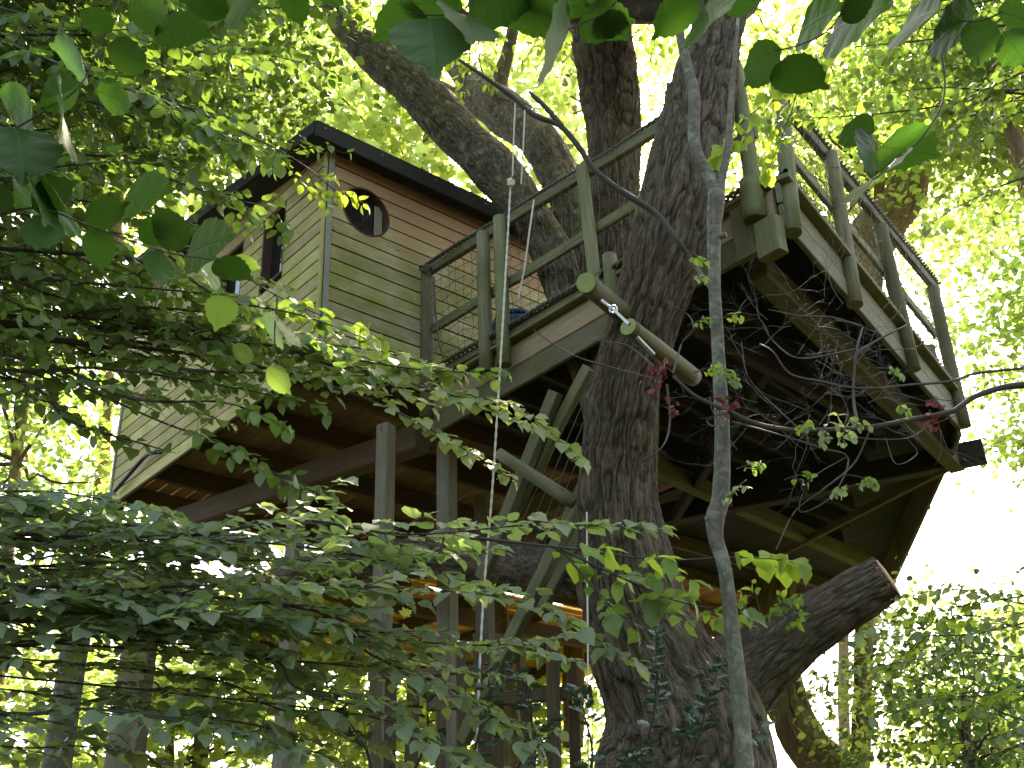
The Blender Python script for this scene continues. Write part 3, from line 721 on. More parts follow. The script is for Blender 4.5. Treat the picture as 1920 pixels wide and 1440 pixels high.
fr = root('deck_railing', (-4.9, 4.8, 5.7), 'front railing of weathered posts, rails and wire netting running from cabin wall to oak stem', 'railing')
RY = 4.79
def rp(x, k):   # top, middle, bottom rail heights at x
    t = (x + 6.49)/(6.49 - 3.15); return {0: 6.80 - .24*t, 1: 6.25 - .12*t, 2: 5.79 - .10*t}[k]
for k, (w, h) in enumerate(((.05, .085), (.035, .085), (.05, .07))):
    beam('rail', (-6.50, RY - (.0 if k != 1 else -.03), rp(-6.5, k) - .02), (-3.18, RY - (.0 if k != 1 else -.03), rp(-3.18, k) - .02), w, h, M['rail_wood'], fr, nseg=6, warp=.004)
half_post(fr, (-6.49, RY - .01, 5.43), (-6.49, RY - .01, 6.79), .055)
half_post(fr, (-5.72, RY - .04, 5.50), (-5.72, RY - .04, 6.72), .055)
half_post(fr, (-5.50, RY - .055, 5.46), (-5.50, RY - .055, 6.74), .052)
beam('post', (-4.555, RY - .045, 5.66), (-4.60, RY - .045, 6.70), .10, .035, M['rail_wood'], fr, up=(0, 1, 0))
half_post(fr, (-4.42, RY - .03, 5.44), (-4.42, RY - .03, 5.84), .05)
half_post(fr, (-3.22, RY - .03, 5.46), (-3.22, RY - .03, 6.62), .052)
half_post(fr, PY(1414, 413, 4.74), PY(1404, 340, 4.74), .062)
twisted(fr, 'wound_rope', (-6.5, RY - .012, rp(-6.5, 0) + .038), (-3.2, RY - .012, rp(-3.2, 0) + .038))
twisted(fr, 'wound_rope', (-6.4, RY - .045, rp(-6.4, 2) + .006), (-3.2, RY - .045, rp(-3.2, 2) + .006))
netting(fr, (-6.45, RY - .03, rp(-6.45, 2)), (-3.25, RY - .03, rp(-3.25, 2)), (-6.45, RY - .03, rp(-6.45, 0)), (-3.25, RY - .03, rp(-3.25, 0)), 34, 10)
tubes_joined('hanging_cord', [([PY(813, 520, 4.72), PY(816, 580, 4.71), PY(823, 640, 4.70), PY(831, 672, 4.70)], .009)], M['rope_d'], fr, nseg=6)
tubes_joined('wall_cord', [([PY(797 + 12*math.sin(q*1.3), 503 + 6*math.cos(q*1.3), 4.72) for q in range(18)], .008)], M['rope_d'], fr, nseg=6)

rr = root('side_railing', (-3.6, 6.5, 5.7), 'right-hand deck railing with tall leaning posts and green-lit netting', 'railing')
ra, rb = (-3.12, 4.85), (-4.02, 8.24)
T0, T1 = PV(1470, 198, ra, rb), PV(1757, 545, ra, rb); Q0, Q1 = PV(1480, 290, ra, rb), PV(1752, 625, ra, rb); B0, B1 = PV(1482, 378, ra, rb), PV(1800, 730, ra, rb)
beam('rail', T0, T1, .05, .10, M['rail_wood'], rr, nseg=5); beam('rail', Q0, Q1, .035, .085, M['rail_wood'], rr, nseg=5)
for (a, b, rad) in (((1459, 150), (1487, 437), .052), ((1558, 290), (1603, 572), .052), ((1650, 425), (1712, 694), .055), ((1748, 540), (1808, 800), .055)):
    half_post(rr, PV(*b, (ra[0] + .05, ra[1]), (rb[0] + .05, rb[1])), PV(*a, (ra[0] + .05, ra[1]), (rb[0] + .05, rb[1])), rad)
twisted(rr, 'wound_rope', T0 + np.array([.03, 0, .06]), T1 + np.array([.03, 0, .06]), rad=.012, wrap=.014, pitch=.12)
twisted(rr, 'wound_rope', np.array([-3.06, 4.84, 5.74]), np.array([-3.97, 8.24, 5.74]), rad=.017, wrap=.018, pitch=.15)
netting(rr, B0, B1, T0, T1, 36, 11, rad=.0025, sag=.03)
netting(rr, B0 + np.array([.03, 0, 0]), B1 + np.array([.03, 0, 0]), T0 + np.array([.05, 0, -.05]), T1 + np.array([.05, 0, -.05]), 29, 8, rad=.002, sag=.06)
# far railing along the back edge
fb = root('back_railing', (-5.3, 9.7, 5.7), 'far deck railing seen edge on past the leaning end post', 'railing')
for zz in (5.95, 6.35): beam('rail', (-4.35, 8.66, zz), (-8.0, 12.9, zz), .05, .07, M['rail_wood'], fb)
for t in (0.0, .5, 1.0): half_post(fb, (-4.32 - 1.85*t, 8.66 + 2.14*t, 5.4), (-4.32 - 1.85*t, 8.66 + 2.14*t, 6.4))

# logs held on the front stem
def log(name, label, pts, rad, **kw):
    o = root(name, pts[0], label, 'log')
    tube('stem', pts, rad, M['deck_wood'], o, nseg=20, step=.05, lump=.04, capmat=M['green_saw'], seed=int(rng.integers(1e6))); return o
l1 = log('round_log', 'short round log with pale sawn end sticking out left of the oak stem', [PH(1098, 530, 4.85), PH(1128, 555, 5.1), PH(1172, 592, 5.5)], [.050, .053, .056])
l2 = log('round_log', 'longer round log slanting down across the oak stem to the red leaves', [PH(1178, 612, 4.75), PH(1240, 660, 5.0), PH(1300, 708, 5.3)], [.044, .046, .048])
o = root('steel_hook', PH(1155, 580, 4.95), 'thin steel rod and hook linking the two round logs', 'hook')
tubes_joined('rod', [([PH(1128, 563, 4.72), PH(1150, 580, 4.7), PH(1180, 608, 4.62)], .007)], M['steel'], o, nseg=8)
tubes_joined('eye', [([PH(1150 + 7*math.cos(t), 580 + 7*math.sin(t), 4.7) for t in np.linspace(0, 2*PI, 14)], .005)], M['steel'], o, nseg=6)
o = root('steel_strut', PH(1195, 630, 4.86), 'grey rod lying along the longer round log', 'rod')
tubes_joined('rod', [([PH(1194, 632, 4.70), PH(1226, 665, 4.76)], .010)], M['steel'], o, nseg=8)

# blue barrel on the deck
bp_ = PY(968, 640, 5.15); bx, by = bp_[0], 5.15
o = root('blue_barrel', (bx, by, 5.69), 'dark blue plastic barrel standing behind the netting on the deck', 'barrel')
prof = [(0.0, 0), (.17, 0), (.19, .03), (.20, .12), (.205, .15), (.20, .18), (.20, .30), (.205, .33), (.195, .38), (.15, .42), (.0, .42)]
V = []; Fc = []; ns = 28
for (q, zz) in prof:
    for j in range(ns): V.append((bx + max(q, .001)*math.cos(2*PI*j/ns), by + max(q, .001)*math.sin(2*PI*j/ns), 5.69 + zz))
for i in range(len(prof)-1):
    for j in range(ns): k = (j+1) % ns; Fc.append((i*ns+j, i*ns+k, (i+1)*ns+k, (i+1)*ns+j))
build('body', V, Fc, M['blue'], o, smooth=True)
tube('lid', [(bx, by, 6.11), (bx, by, 6.145)], [.17, .165], M['blue'], o, nseg=28, step=.1)

# ------------------------------------------------------------------ ropes
o = root('pale_rope', PH(958, 335, 5.0), 'long pale rope hanging straight down in front of the deck and cabin', 'rope')
rp_ = [PH(958, 333, 5.0), PH(952, 440, 5.02), PH(943, 600, 5.04), PH(932, 780, 5.06), PH(922, 930, 5.08), PH(907, 1112, 5.1), PH(897, 1300, 5.12), PH(892, 1460, 5.14)]
C, R_ = resample(rp_, [.0055]*8, .01); tubes_joined('rope_strand', [(C, R_*(1 + .22*np.sin(np.arange(len(C))*1.3)))], M['rope'], o, nseg=6)
tubes_joined('knot', [([PH(958 + 5*math.cos(t*2), 336 + 1.2*t, 5.0 + .02*math.sin(t*2)) for t in np.linspace(0, 9, 40)], .008)], M['rope'], o, nseg=5)
for (a, b, c, lab) in (((966, 194, 4.85), (963, 262, 4.9), (961, 330, 4.95), 'upper strand of thin rope looped over the dark branch, left one'), ((984, 207, 4.85), (980, 300, 4.9), (977, 345, 4.95), 'upper strand of thin rope looped over the dark branch, right one')):
    o = tubes_joined('thin_rope', [([PH(*a), PH(*b), PH(*c)], .0045)], M['rope'], None, nseg=6); tag(o, lab, 'rope')
o = tubes_joined('thin_rope', [([PH(1001, 375, 5.9), PH(992, 440, 5.92), PH(984, 500, 5.95), PH(972, 560, 6.0)], .006)], M['rope'], None, nseg=6); tag(o, 'slack grey cord hanging beside the left stem behind the rail posts', 'rope')
o = tubes_joined('thin_rope', [([PH(1100, 960, 5.2), PH(1102, 1200, 5.2), PH(1103, 1460, 5.2)], .004)], M['rope'], None, nseg=6); tag(o, 'thin cord hanging down the left edge of the lower trunk', 'rope')

# ------------------------------------------------------------------ oak
oak = root('oak_tree', PH(1290, 1440, 6.3) * np.array([1, 1, 0]), 'huge furrowed oak whose stems rise through the deck', 'tree')
def pts(L): return [PH(a, b, c) for a, b, c, w in L], [w*0.5*(PH(a, b, c) - CO) @ CF / F for a, b, c, w in L]
P, R_ = pts([(1262, 2200, 6.35, 560), (1270, 1750, 6.35, 400), (1278, 1500, 6.3, 330), (1275, 1350, 6.2, 300), (1225, 1240, 6.1, 230), (1172, 1110, 5.95, 165), (1154, 980, 5.85, 132), (1152, 880, 5.8, 124), (1170, 740, 5.68, 128), (1205, 620, 5.6, 134), (1242, 490, 5.5, 146), (1272, 370, 5.45, 146), (1300, 250, 5.45, 134), (1318, 160, 5.5, 118), (1345, 60, 5.55, 90), (1385, -120, 5.6, 80), (1440, -420, 5.7, 60)])
tube('trunk', P, R_, M['bark'], oak, nseg=250, step=.018, disp=.036, lump=.09, seed=3, cell=.031, cap0=False)
P, R_ = pts([(1300, 1600, 6.75, 300), (1280, 1350, 6.75, 200), (1210, 1150, 6.8, 150), (1175, 950, 6.85, 122), (1168, 750, 6.9, 118), (1165, 600, 6.95, 112), (1152, 470, 7.0, 106), (1150, 330, 7.0, 98), (1150, 240, 7.05, 96), (1142, 170, 7.1, 106), (1134, 110, 7.1, 108), (1130, 40, 7.15, 104), (1128, -150, 7.2, 92), (1120, -420, 7.3, 70)])
tube('stem', P, R_, M['bark'], oak, nseg=200, step=.02, disp=.034, lump=.08, seed=14, cell=.031, cap0=False)
P, R_ = pts([(1240, 1200, 6.8, 150), (1180, 960, 6.95, 120), (1120, 720, 7.1, 96), (1062, 550, 7.2, 84), (1022, 450, 7.35, 86), (975, 378, 7.55, 92), (925, 315, 7.8, 98), (870, 262, 8.0, 100), (812, 200, 8.2, 96), (755, 145, 8.4, 92), (700, 100, 8.6, 80), (655, 62, 8.8, 58), (625, 15, 8.9, 44), (600, -80, 9.0, 36)])
R_ = [q*.88 for q in R_]; tube('limb', P, R_, M['bark_l'], oak, nseg=170, step=.02, disp=.022, lump=.11, seed=22, cell=.028, cap0=False)['label'] = 'lichen-flecked limb leaning left over the cabin roof'
P, R_ = pts([(790, 165, 8.35, 60), (806, 130, 8.4, 44), (812, 95, 8.4, 36), (802, 40, 8.4, 28), (780, -40, 8.4, 20)])
tube('limb', P, R_, M['bark_l'], oak, nseg=60, step=.025, disp=.014, lump=.1, seed=25, cap0=False)
P, R_ = pts([(1150, 900, 7.0, 90), (1125, 620, 7.6, 86), (1088, 440, 7.9, 84), (1060, 360, 8.1, 84), (1022, 280, 8.4, 86), (978, 232, 8.8, 84), (930, 190, 9.2, 74), (885, 160, 9.6, 56), (850, 120, 10, 36), (830, 60, 10.2, 22)])
R_ = [q*.85 for q in R_]; tube('limb', P, R_, M['bark_l'], oak, nseg=130, step=.025, disp=.022, lump=.12, seed=31, cell=.04, cap0=False)['label'] = 'second curved limb behind the lichen-flecked one'
P, R_ = pts([(1010, 262, 8.8, 66), (950, 225, 9.3, 62), (890, 190, 9.8, 52), (845, 178, 10.1, 34), (800, 150, 10.3, 18)])
tube('limb', P, R_, M['bark_l'], oak, nseg=80, step=.03, disp=.02, lump=.12, seed=33, cap0=False)
P, R_ = pts([(935, 185, 9.3, 36), (940, 140, 9.3, 30), (955, 90, 9.3, 24), (968, 20, 9.3, 18)])
tube('limb', P, R_, M['bark_l'], oak, nseg=40, step=.03, disp=.012, lump=.1, seed=34, cap0=False)
P, R_ = pts([(1080, 430, 7.9, 40), (1035, 415, 8.0, 46), (990, 400, 8.2, 40), (950, 385, 8.4, 26)])
tube('limb', P, R_, M['bark'], oak, nseg=60, step=.03, disp=.016, lump=.1, seed=35, cap0=False)
# the sawn-off limb
P, R_ = pts([(1300, 1330, 6.35, 200), (1370, 1285, 6.3, 175), (1440, 1232, 6.2, 135), (1510, 1178, 6.1, 112), (1590, 1128, 6.0, 98), (1665, 1082, 5.895, 84)])
cutl = tube('sawn_limb', P, R_, M['bark'], oak, nseg=140, step=.02, disp=.018, lump=.08, seed=51, cell=.034, cap0=False, cap1=False); cutl['label'] = 'sawn-off low limb with pale cut end'
e1 = P[-1]; ax = unit(P[-1] - P[-2]); s_ = unit(np.cross(ax, [0, 0, 1.])); u_ = np.cross(s_, ax); rr_ = R_[-1]; V = [e1 + ax*.008]; Fc = []
for q in range(3):
    for j in range(40):
        t = 2*PI*j/40; k = (.45, .86, 1.0)[q]*rr_; V.append(e1 + (s_*math.cos(t) + u_*math.sin(t))*k*(1 + .03*math.sin(5*t)) + ax*(.01, .004, -.02)[q])
for j in range(40):
    k = (j+1) % 40; Fc.append((0, 1+j, 1+k))
    for q in range(2): Fc.append((1+q*40+j, 1+(q+1)*40+j, 1+(q+1)*40+k, 1+q*40+k))
build('cut_face', V, Fc, M['saw'], cutl, smooth=True)
# broken stub on the front stem
P, R_ = pts([(1290, 250, 5.42, 70), (1268, 195, 5.4, 40), (1260, 158, 5.4, 18)])
tube('stub', P, R_, M['bark'], oak, nseg=40, step=.02, disp=.02, lump=.2, seed=61, cap0=False)

# sapling
sap = root('grey_sapling', PH(1400, 1440, 3.5) * np.array([1, 1, 0]), 'slender smooth grey sapling with a knot and a fork, in front of the oak', 'tree')
P, R_ = pts([(1470, 2400, 3.7, 52), (1430, 1800, 3.65, 44), (1402, 1500, 3.6, 38), (1386, 1300, 3.6, 36), (1372, 1180, 3.6, 33), (1359, 1070, 3.6, 31), (1342, 1010, 3.6, 33), (1341, 970, 3.6, 40), (1352, 925, 3.6, 36), (1354, 800, 3.6, 31), (1346, 650, 3.6, 28), (1340, 540, 3.6, 26), (1338, 440, 3.6, 28), (1341, 395, 3.6, 33), (1344, 362, 3.6, 34)])
R_ = [q*.9 for q in R_]; tube('trunk', P, R_, M['bark_s'], sap, nseg=28, step=.02, disp=.0015, lump=.09, seed=71, cap0=False)
P, R_ = pts([(1344, 372, 3.6, 28), (1330, 330, 3.6, 23), (1310, 295, 3.6, 22), (1301, 250, 3.6, 22), (1301, 180, 3.6, 21), (1290, 130, 3.6, 19), (1274, 60, 3.6, 16), (1266, -40, 3.6, 13), (1262, -200, 3.6, 9)])
tube('fork', P, R_, M['bark_s'], sap, nseg=24, step=.02, disp=.001, lump=.09, seed=72, cap0=False)
P, R_ = pts([(1346, 372, 3.6, 22), (1356, 325, 3.6, 15), (1366, 270, 3.6, 14), (1369, 210, 3.6, 11), (1376, 130, 3.6, 8), (1385, 20, 3.6, 6)])
tube('fork', P, R_, M['bark_s'], sap, nseg=18, step=.02, lump=.08, seed=73, cap0=False)
for (x, y) in ((1330, 432), (1362, 440), (1325, 970)):
    P, R_ = pts([(1340, y+6, 3.6, 16), (x, y, 3.58, 11)]); tube('knot', P, R_, M['bark_s'], sap, nseg=10, step=.02, lump=.2, seed=int(x), cap0=False)

# dark branch crossing in front of the railing
db = root('dark_branch', PH(1170, 360, 4.9), 'dark leafless forked branch crossing the sky gap and front railing', 'branch')
P, R_ = pts([(860, 112, 4.9, 9), (905, 142, 4.9, 11), (960, 180, 4.9, 12), (1000, 215, 4.9, 12), (1050, 236, 4.9, 13), (1085, 275, 4.9, 14), (1112, 315, 4.9, 14), (1150, 348, 4.9, 15), (1190, 374, 4.9, 16), (1232, 402, 4.9, 15), (1270, 450, 4.85, 14), (1305, 500, 4.8, 12), (1342, 560, 4.0, 10), (1350, 600, 3.65, 8)])
R_ = [q*.72 for q in R_]
tube('stem', P, R_, M['twig'], db, nseg=12, step=.03, lump=.2, seed=81)
P, R_ = pts([(1055, 238, 4.9, 11), (1030, 208, 4.9, 10), (1005, 184, 4.9, 9), (992, 172, 4.9, 6)]); tube('side_stem', P, R_, M['twig'], db, nseg=8, step=.03, lump=.2, seed=82)

# ------------------------------------------------------------------ distant and middle trees
def to_px(Pn):
    d = np.asarray(Pn) - CO; z = d @ CF; return np.stack([960 + F*(d @ CR)/z, 720 - F*(d @ CU)/z], -1)
def inside(poly, xy):
    x, y = xy[:, 0], xy[:, 1]; r_ = np.zeros(len(x), bool); n = len(poly)
    for i in range(n):
        x0, y0 = poly[i]; x1, y1 = poly[(i+1) % n]
        c = ((y0 > y) != (y1 > y)) & (x < (x1-x0)*(y-y0)/(y1-y0+1e-9) + x0); r_ ^= c
    return r_

def crown(parent, centre, radii, nclump, per, size, tp, mat, rc=.5, flat=.45, limbs=10, limb_r=.03, base=None, bmat='bark_bg', name='crown', shell=.0):
    """foliage of a tree: clumps of single leaves round limb ends through the crown's volume"""
    centre = np.asarray(centre); radii = np.asarray(radii, float)
    d = rng.normal(size=(nclump, 3)); d /= np.linalg.norm(d, axis=1)[:, None]; d *= (shell + (1-shell)*rng.random(nclump)[:, None]**.45)
    Cc = centre + (HDM @ (d*radii).T).T
    k = rng.poisson(per, nclump) + 2; idx = np.repeat(np.arange(nclump), k); n = len(idx)
    e = rng.normal(size=(n, 3)) * np.array([1, 1, flat]) * (rc * rng.uniform(.5, 1.2, nclump)[idx])[:, None]*.55
    pos = Cc[idx] + e
    dr = e*np.array([1, 1, .3]) + rng.normal(0, .25, (n, 3)) + np.array([0, 0, -.12]); nr = np.array([0, 0, 1.]) + rng.normal(0, .45, (n, 3))
    leaf_cloud(name, tp, pos, dr, nr, size*rng.uniform(.55, 1.2, n), mat, parent)
    if limbs:
        base = np.asarray(base) if base is not None else centre - np.array([0, 0, radii[2]*.9]); paths = []
        for q in rng.choice(nclump, min(limbs, nclump), replace=False):
            t = np.linspace(0, 1, 9)[:, None]; mid = (base + Cc[q])/2 + rng.normal(0, .12*np.mean(radii), 3)
            Pq = (1-t)**2*base + 2*t*(1-t)*mid + t*t*Cc[q] + rng.normal(0, .03, (9, 3))*np.mean(radii)*.4
            paths.append((Pq, np.linspace(limb_r, limb_r*.18, 9)))
        tubes_joined('limbs', paths, M[bmat], parent, nseg=6)
HDM = np.stack([RT, HD, np.array([0, 0, 1.])], 1)      # columns: right, away, up

def bg_tree(name, label, px, py, h, rpx, rpy, depth, nclump, per, size, tp, mat, trunk_px=None, tr=.12, rc=.6, limbs=8, group=None, cat='tree', shell=0.):
    c = PH(px, py, h); m = (c - CO) @ CF / F
    foot = PH(trunk_px if trunk_px is not None else px, 1440, h); foot[2] = -.2
    t = root(name, foot, label, cat, group)
    top = c - np.array([0, 0, rpy*m*.55]); mid = (foot + top)/2 + rng.normal(0, .25, 3)*np.array([1, 1, 0])
    tube('trunk', [foot, mid, top, c], [tr*1.3, tr, tr*.7, tr*.3], M['bark_bg'], t, nseg=20, step=.25, disp=.02, lump=.1, seed=int(h*10), cap0=False)
    crown(t, c, (rpx*m, depth, rpy*m*1.05), nclump, per, size, tp, M[mat], rc=rc, limbs=limbs, limb_r=tr*.3, base=top, shell=shell)
    return t
G_ = 'sunlit trees standing behind the treehouse'
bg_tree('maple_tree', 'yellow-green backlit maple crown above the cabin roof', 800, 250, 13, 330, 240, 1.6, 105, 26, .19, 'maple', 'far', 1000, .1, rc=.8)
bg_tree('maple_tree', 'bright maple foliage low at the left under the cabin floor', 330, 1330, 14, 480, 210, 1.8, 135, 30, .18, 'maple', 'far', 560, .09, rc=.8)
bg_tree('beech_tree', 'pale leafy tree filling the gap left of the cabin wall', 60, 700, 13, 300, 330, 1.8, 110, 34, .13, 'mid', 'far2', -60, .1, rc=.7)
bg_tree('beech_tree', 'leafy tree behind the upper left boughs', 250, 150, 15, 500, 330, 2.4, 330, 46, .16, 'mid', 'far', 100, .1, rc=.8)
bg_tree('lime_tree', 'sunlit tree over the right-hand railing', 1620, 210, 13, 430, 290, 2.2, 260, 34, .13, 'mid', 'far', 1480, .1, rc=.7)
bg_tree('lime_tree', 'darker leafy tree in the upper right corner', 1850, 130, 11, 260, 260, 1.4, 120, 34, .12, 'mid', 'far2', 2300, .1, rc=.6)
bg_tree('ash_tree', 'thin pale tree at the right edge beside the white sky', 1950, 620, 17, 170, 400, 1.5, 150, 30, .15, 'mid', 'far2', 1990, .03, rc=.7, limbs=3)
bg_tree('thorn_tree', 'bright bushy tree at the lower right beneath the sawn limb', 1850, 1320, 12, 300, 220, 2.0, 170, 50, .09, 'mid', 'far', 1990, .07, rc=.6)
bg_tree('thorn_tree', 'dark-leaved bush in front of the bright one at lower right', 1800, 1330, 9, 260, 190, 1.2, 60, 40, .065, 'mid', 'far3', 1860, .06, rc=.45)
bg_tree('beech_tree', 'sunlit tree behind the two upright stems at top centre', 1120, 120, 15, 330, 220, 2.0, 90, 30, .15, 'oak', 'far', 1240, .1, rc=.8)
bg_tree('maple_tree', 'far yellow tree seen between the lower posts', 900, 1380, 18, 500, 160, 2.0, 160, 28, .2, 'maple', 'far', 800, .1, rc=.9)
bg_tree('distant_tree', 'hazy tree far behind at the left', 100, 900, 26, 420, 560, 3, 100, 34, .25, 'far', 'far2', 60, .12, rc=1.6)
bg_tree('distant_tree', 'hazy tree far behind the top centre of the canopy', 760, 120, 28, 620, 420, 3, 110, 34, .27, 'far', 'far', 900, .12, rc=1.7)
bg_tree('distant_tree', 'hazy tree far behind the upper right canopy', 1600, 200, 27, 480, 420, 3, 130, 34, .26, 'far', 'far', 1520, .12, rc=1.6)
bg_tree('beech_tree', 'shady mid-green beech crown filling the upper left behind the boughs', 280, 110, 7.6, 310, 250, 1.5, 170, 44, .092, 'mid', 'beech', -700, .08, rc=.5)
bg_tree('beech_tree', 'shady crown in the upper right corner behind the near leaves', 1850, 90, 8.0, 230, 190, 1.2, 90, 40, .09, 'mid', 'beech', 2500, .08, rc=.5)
# far trunk at the lower right, golden sunlight put into its bark colour
bl = root('background_oak', PH(1620, 1440, 12) * np.array([1, 1, 0]), 'curved tree beyond the sawn limb, its trunk reappearing behind the right-hand railing', 'tree')
P, R_ = pts([(1760, 1900, 13, 110), (1640, 1560, 13, 100), (1560, 1450, 13, 90), (1515, 1400, 13, 82), (1488, 1345, 13, 76), (1468, 1285, 13, 76), (1450, 1235, 13, 74), (1440, 1150, 13, 80), (1480, 950, 13, 84), (1560, 700, 13, 86), (1600, 520, 13, 88), (1642, 435, 13, 86), (1690, 375, 13, 74), (1712, 320, 13, 60), (1735, 240, 13, 50), (1775, 170, 13, 44), (1800, 100, 13, 36), (1810, -60, 13, 28)])
tube('trunk', P, R_, M['bark_bg'], bl, nseg=110, step=.05, disp=.045, lump=.1, seed=91, cell=.08, cap0=False)
pb = root('pale_background_tree', PH(1065, 1440, 16) * np.array([1, 1, 0]), 'pale far trunk glimpsed beside the upright stem near the top', 'tree')
P, R_ = pts([(1075, 1400, 16, 40), (1072, 600, 16, 32), (1068, 200, 16, 28), (1060, 60, 16, 22), (1050, -100, 16, 16)]); tube('trunk', P, R_, M['bark_bg'], pb, nseg=30, step=.1, disp=.02, lump=.1, seed=92, cap0=False)

# the wood that closes round the clearing, behind and beside the camera
def surrounding():
    P = []; 
    for q in range(1500):
        a = rng.uniform(0, 2*PI); d_ = np.array([math.cos(a), math.sin(a), 0]); f_ = d_ @ HD
        if f_ > .45: continue
        rr = rng.uniform(11, 17); P.append(CO + d_*rr + np.array([0, 0, rng.uniform(-1.6, 9.5)]))
    P = np.array(P); n = 34; e = rng.normal(size=(len(P), n, 3))*np.array([.8, .8, .45]); pos = (P[:, None] + e).reshape(-1, 3)
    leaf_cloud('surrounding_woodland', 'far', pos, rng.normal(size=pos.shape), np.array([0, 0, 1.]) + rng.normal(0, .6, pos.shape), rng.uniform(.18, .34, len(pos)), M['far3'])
surrounding()

def undergrowth():
    P = []
    for q in range(900):
        h = rng.uniform(3.2, 12.5); a = rng.uniform(-.62, .62)*h - .2; top = 1.2 + .085*h; z = rng.uniform(0, 1)**.6 * top
        P.append(CO*np.array([1, 1, 0]) + HD*h + RT*a + np.array([0, 0, z]))
    P = np.array(P); n = 40; e = rng.normal(size=(len(P), n, 3))*np.array([.32, .32, .15]); pos = (P[:, None] + e).reshape(-1, 3)
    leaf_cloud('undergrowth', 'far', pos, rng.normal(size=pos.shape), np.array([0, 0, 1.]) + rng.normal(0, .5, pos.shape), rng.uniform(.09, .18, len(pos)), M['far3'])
undergrowth()
# ------------------------------------------------------------------ oak's own foliage
def oak_sprays():
    specs = [((640, 60), (590, 200), 8.6), ((700, 40), (780, -20), 8.6), ((880, 110), (860, 190), 8.8), ((900, 120), (930, 160), 8.8), ((1010, 60), (980, 120), 8.6), ((1080, 20), (1010, 90), 8.0),
             ((1220, 0), (1230, 110), 7.2), ((1420, 20), (1480, 120), 7.0), ((1380, 80), (1420, 230), 6.6), ((1100, -40), (1210, 20), 7.4), ((760, -20), (700, 60), 8.4), ((560, -60), (480, 60), 8.6), ((520, 40), (440, 150), 8.8)]
    for a, b, h in specs:
        leafy_branch(oak, 'bough', [PH(a[0], a[1] - 120, h+.2), PH(*a, h), PH(*b, h)], .012, M['lime'], 'oak', .38, .10, sgap=.11, tilt=.5)
oak_sprays()

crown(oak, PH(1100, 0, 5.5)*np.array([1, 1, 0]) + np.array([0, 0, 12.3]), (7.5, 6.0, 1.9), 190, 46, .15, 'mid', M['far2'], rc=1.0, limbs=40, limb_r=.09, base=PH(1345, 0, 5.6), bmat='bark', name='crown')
P, R_ = pts([(1215, 1130, 6.1, 60), (1150, 1092, 6.7, 84), (1000, 1065, 7.4, 78), (800, 1045, 8.0, 70), (640, 1060, 8.4, 60), (540, 1085, 8.7, 44), (470, 1120, 8.9, 28)])
tube('limb', P, R_, M['bark'], oak, nseg=70, step=.03, disp=.02, lump=.12, seed=43, cell=.04, cap0=False)['label'] = 'dark horizontal limb under the cabin, behind the hazel sprays'

# ------------------------------------------------------------------ hazel on the left: boughs reaching in front of the cabin
CLEAR = [[(596, 262), (640, 285), (940, 400), (1000, 520), (860, 660), (700, 620), (640, 560), (600, 520)],
         [(500, 385), (600, 350), (600, 545), (520, 560), (478, 480)],
         [(440, 385), (560, 270), (600, 290), (600, 350), (500, 400)],
         [(860, 380), (1260, 230), (1330, 250), (1340, 520), (1100, 660), (850, 700)],
         [(215, 800), (330, 760), (470, 745), (250, 915), (205, 925)],
         [(1230, 440), (1900, 440), (1900, 960), (1700, 1080), (1500, 1000), (1230, 900)]]
def keep(P, polys, thin=.0):
    xy = to_px(P); m = np.ones(len(P), bool)
    for p in polys: m &= ~(inside(p, xy) & (rng.random(len(P)) > thin))
    return m
def bough(parent, label, path, hs, r0, mat, tp, side, leaf, n_obj=0, clear=True, thin=.04, **kw):
    hs = np.interp(np.linspace(0, 1, len(path)), np.linspace(0, 1, len(hs)), hs)
    pts_ = [PH(x, y, h) for (x, y), h in zip(path, hs)]
    tw, P, D_, Nn, S_ = spray(pts_, np.linspace(r0, .0014, len(pts_)), side, leaf, **kw)
    if clear:
        m = keep(P, CLEAR, thin); P, D_, Nn, S_ = P[m], D_[m], Nn[m], S_[m]
        tw = [tw[0]] + [t for t in tw[1:] if keep(t[0][-1:], CLEAR, thin)[0]]
    b = tubes_joined('branch', tw, M['twig'], parent, nseg=5)
    if label: b['label'] = label
    if n_obj and len(P):
        xy = to_px(P); vis = (xy[:, 0] > -20) & (xy[:, 0] < 1940) & (xy[:, 1] > -20) & (xy[:, 1] < 1460)
        sc_ = S_ / (np.linalg.norm(P - CO, axis=1) + .1) * vis
        ok = np.argsort(-sc_)[:n_obj]; m = np.zeros(len(P), bool); m[ok] = True; m &= vis
        leaf_objects(tp, P[m], D_[m], Nn[m], S_[m], M[mat], b); P, D_, Nn, S_ = P[~m], D_[~m], Nn[~m], S_[~m]
    if len(P): leaf_cloud('leaves', tp, P, D_, Nn, S_, M[mat], b)
    return b
def hazel_root(px, h, label, name='hazel_tree', r=.07):
    foot = PH(px, 1440, h); foot[2] = -.2; t = root(name, foot, label, 'tree')
    P = [foot, foot + np.array([.05, .05, 2.2]), foot + RT*.2 + np.array([0, 0, 4.5]), foot + RT*.3 + np.array([0, 0, 7.5])]
    tube('trunk', P, [r*1.3, r, r*.8, r*.4], M['bark_s'], t, nseg=16, step=.15, lump=.1, seed=int(h*7), cap0=False); return t
hz = hazel_root(-900, 5.2, 'hazel whose layered boughs cross the upper left in front of the cabin')
UP = (0, 0, 1)
crown(hz, PH(200, -330, 6.5), (3.4, 1.6, 1.0), 100, 50, .10, 'mid', M['beech'], rc=.6, limbs=16, limb_r=.03, base=PH(-900, -300, 5.4), bmat='bark_s')  # unseen foliage above the frame, added to shade the near and upper-left leaves
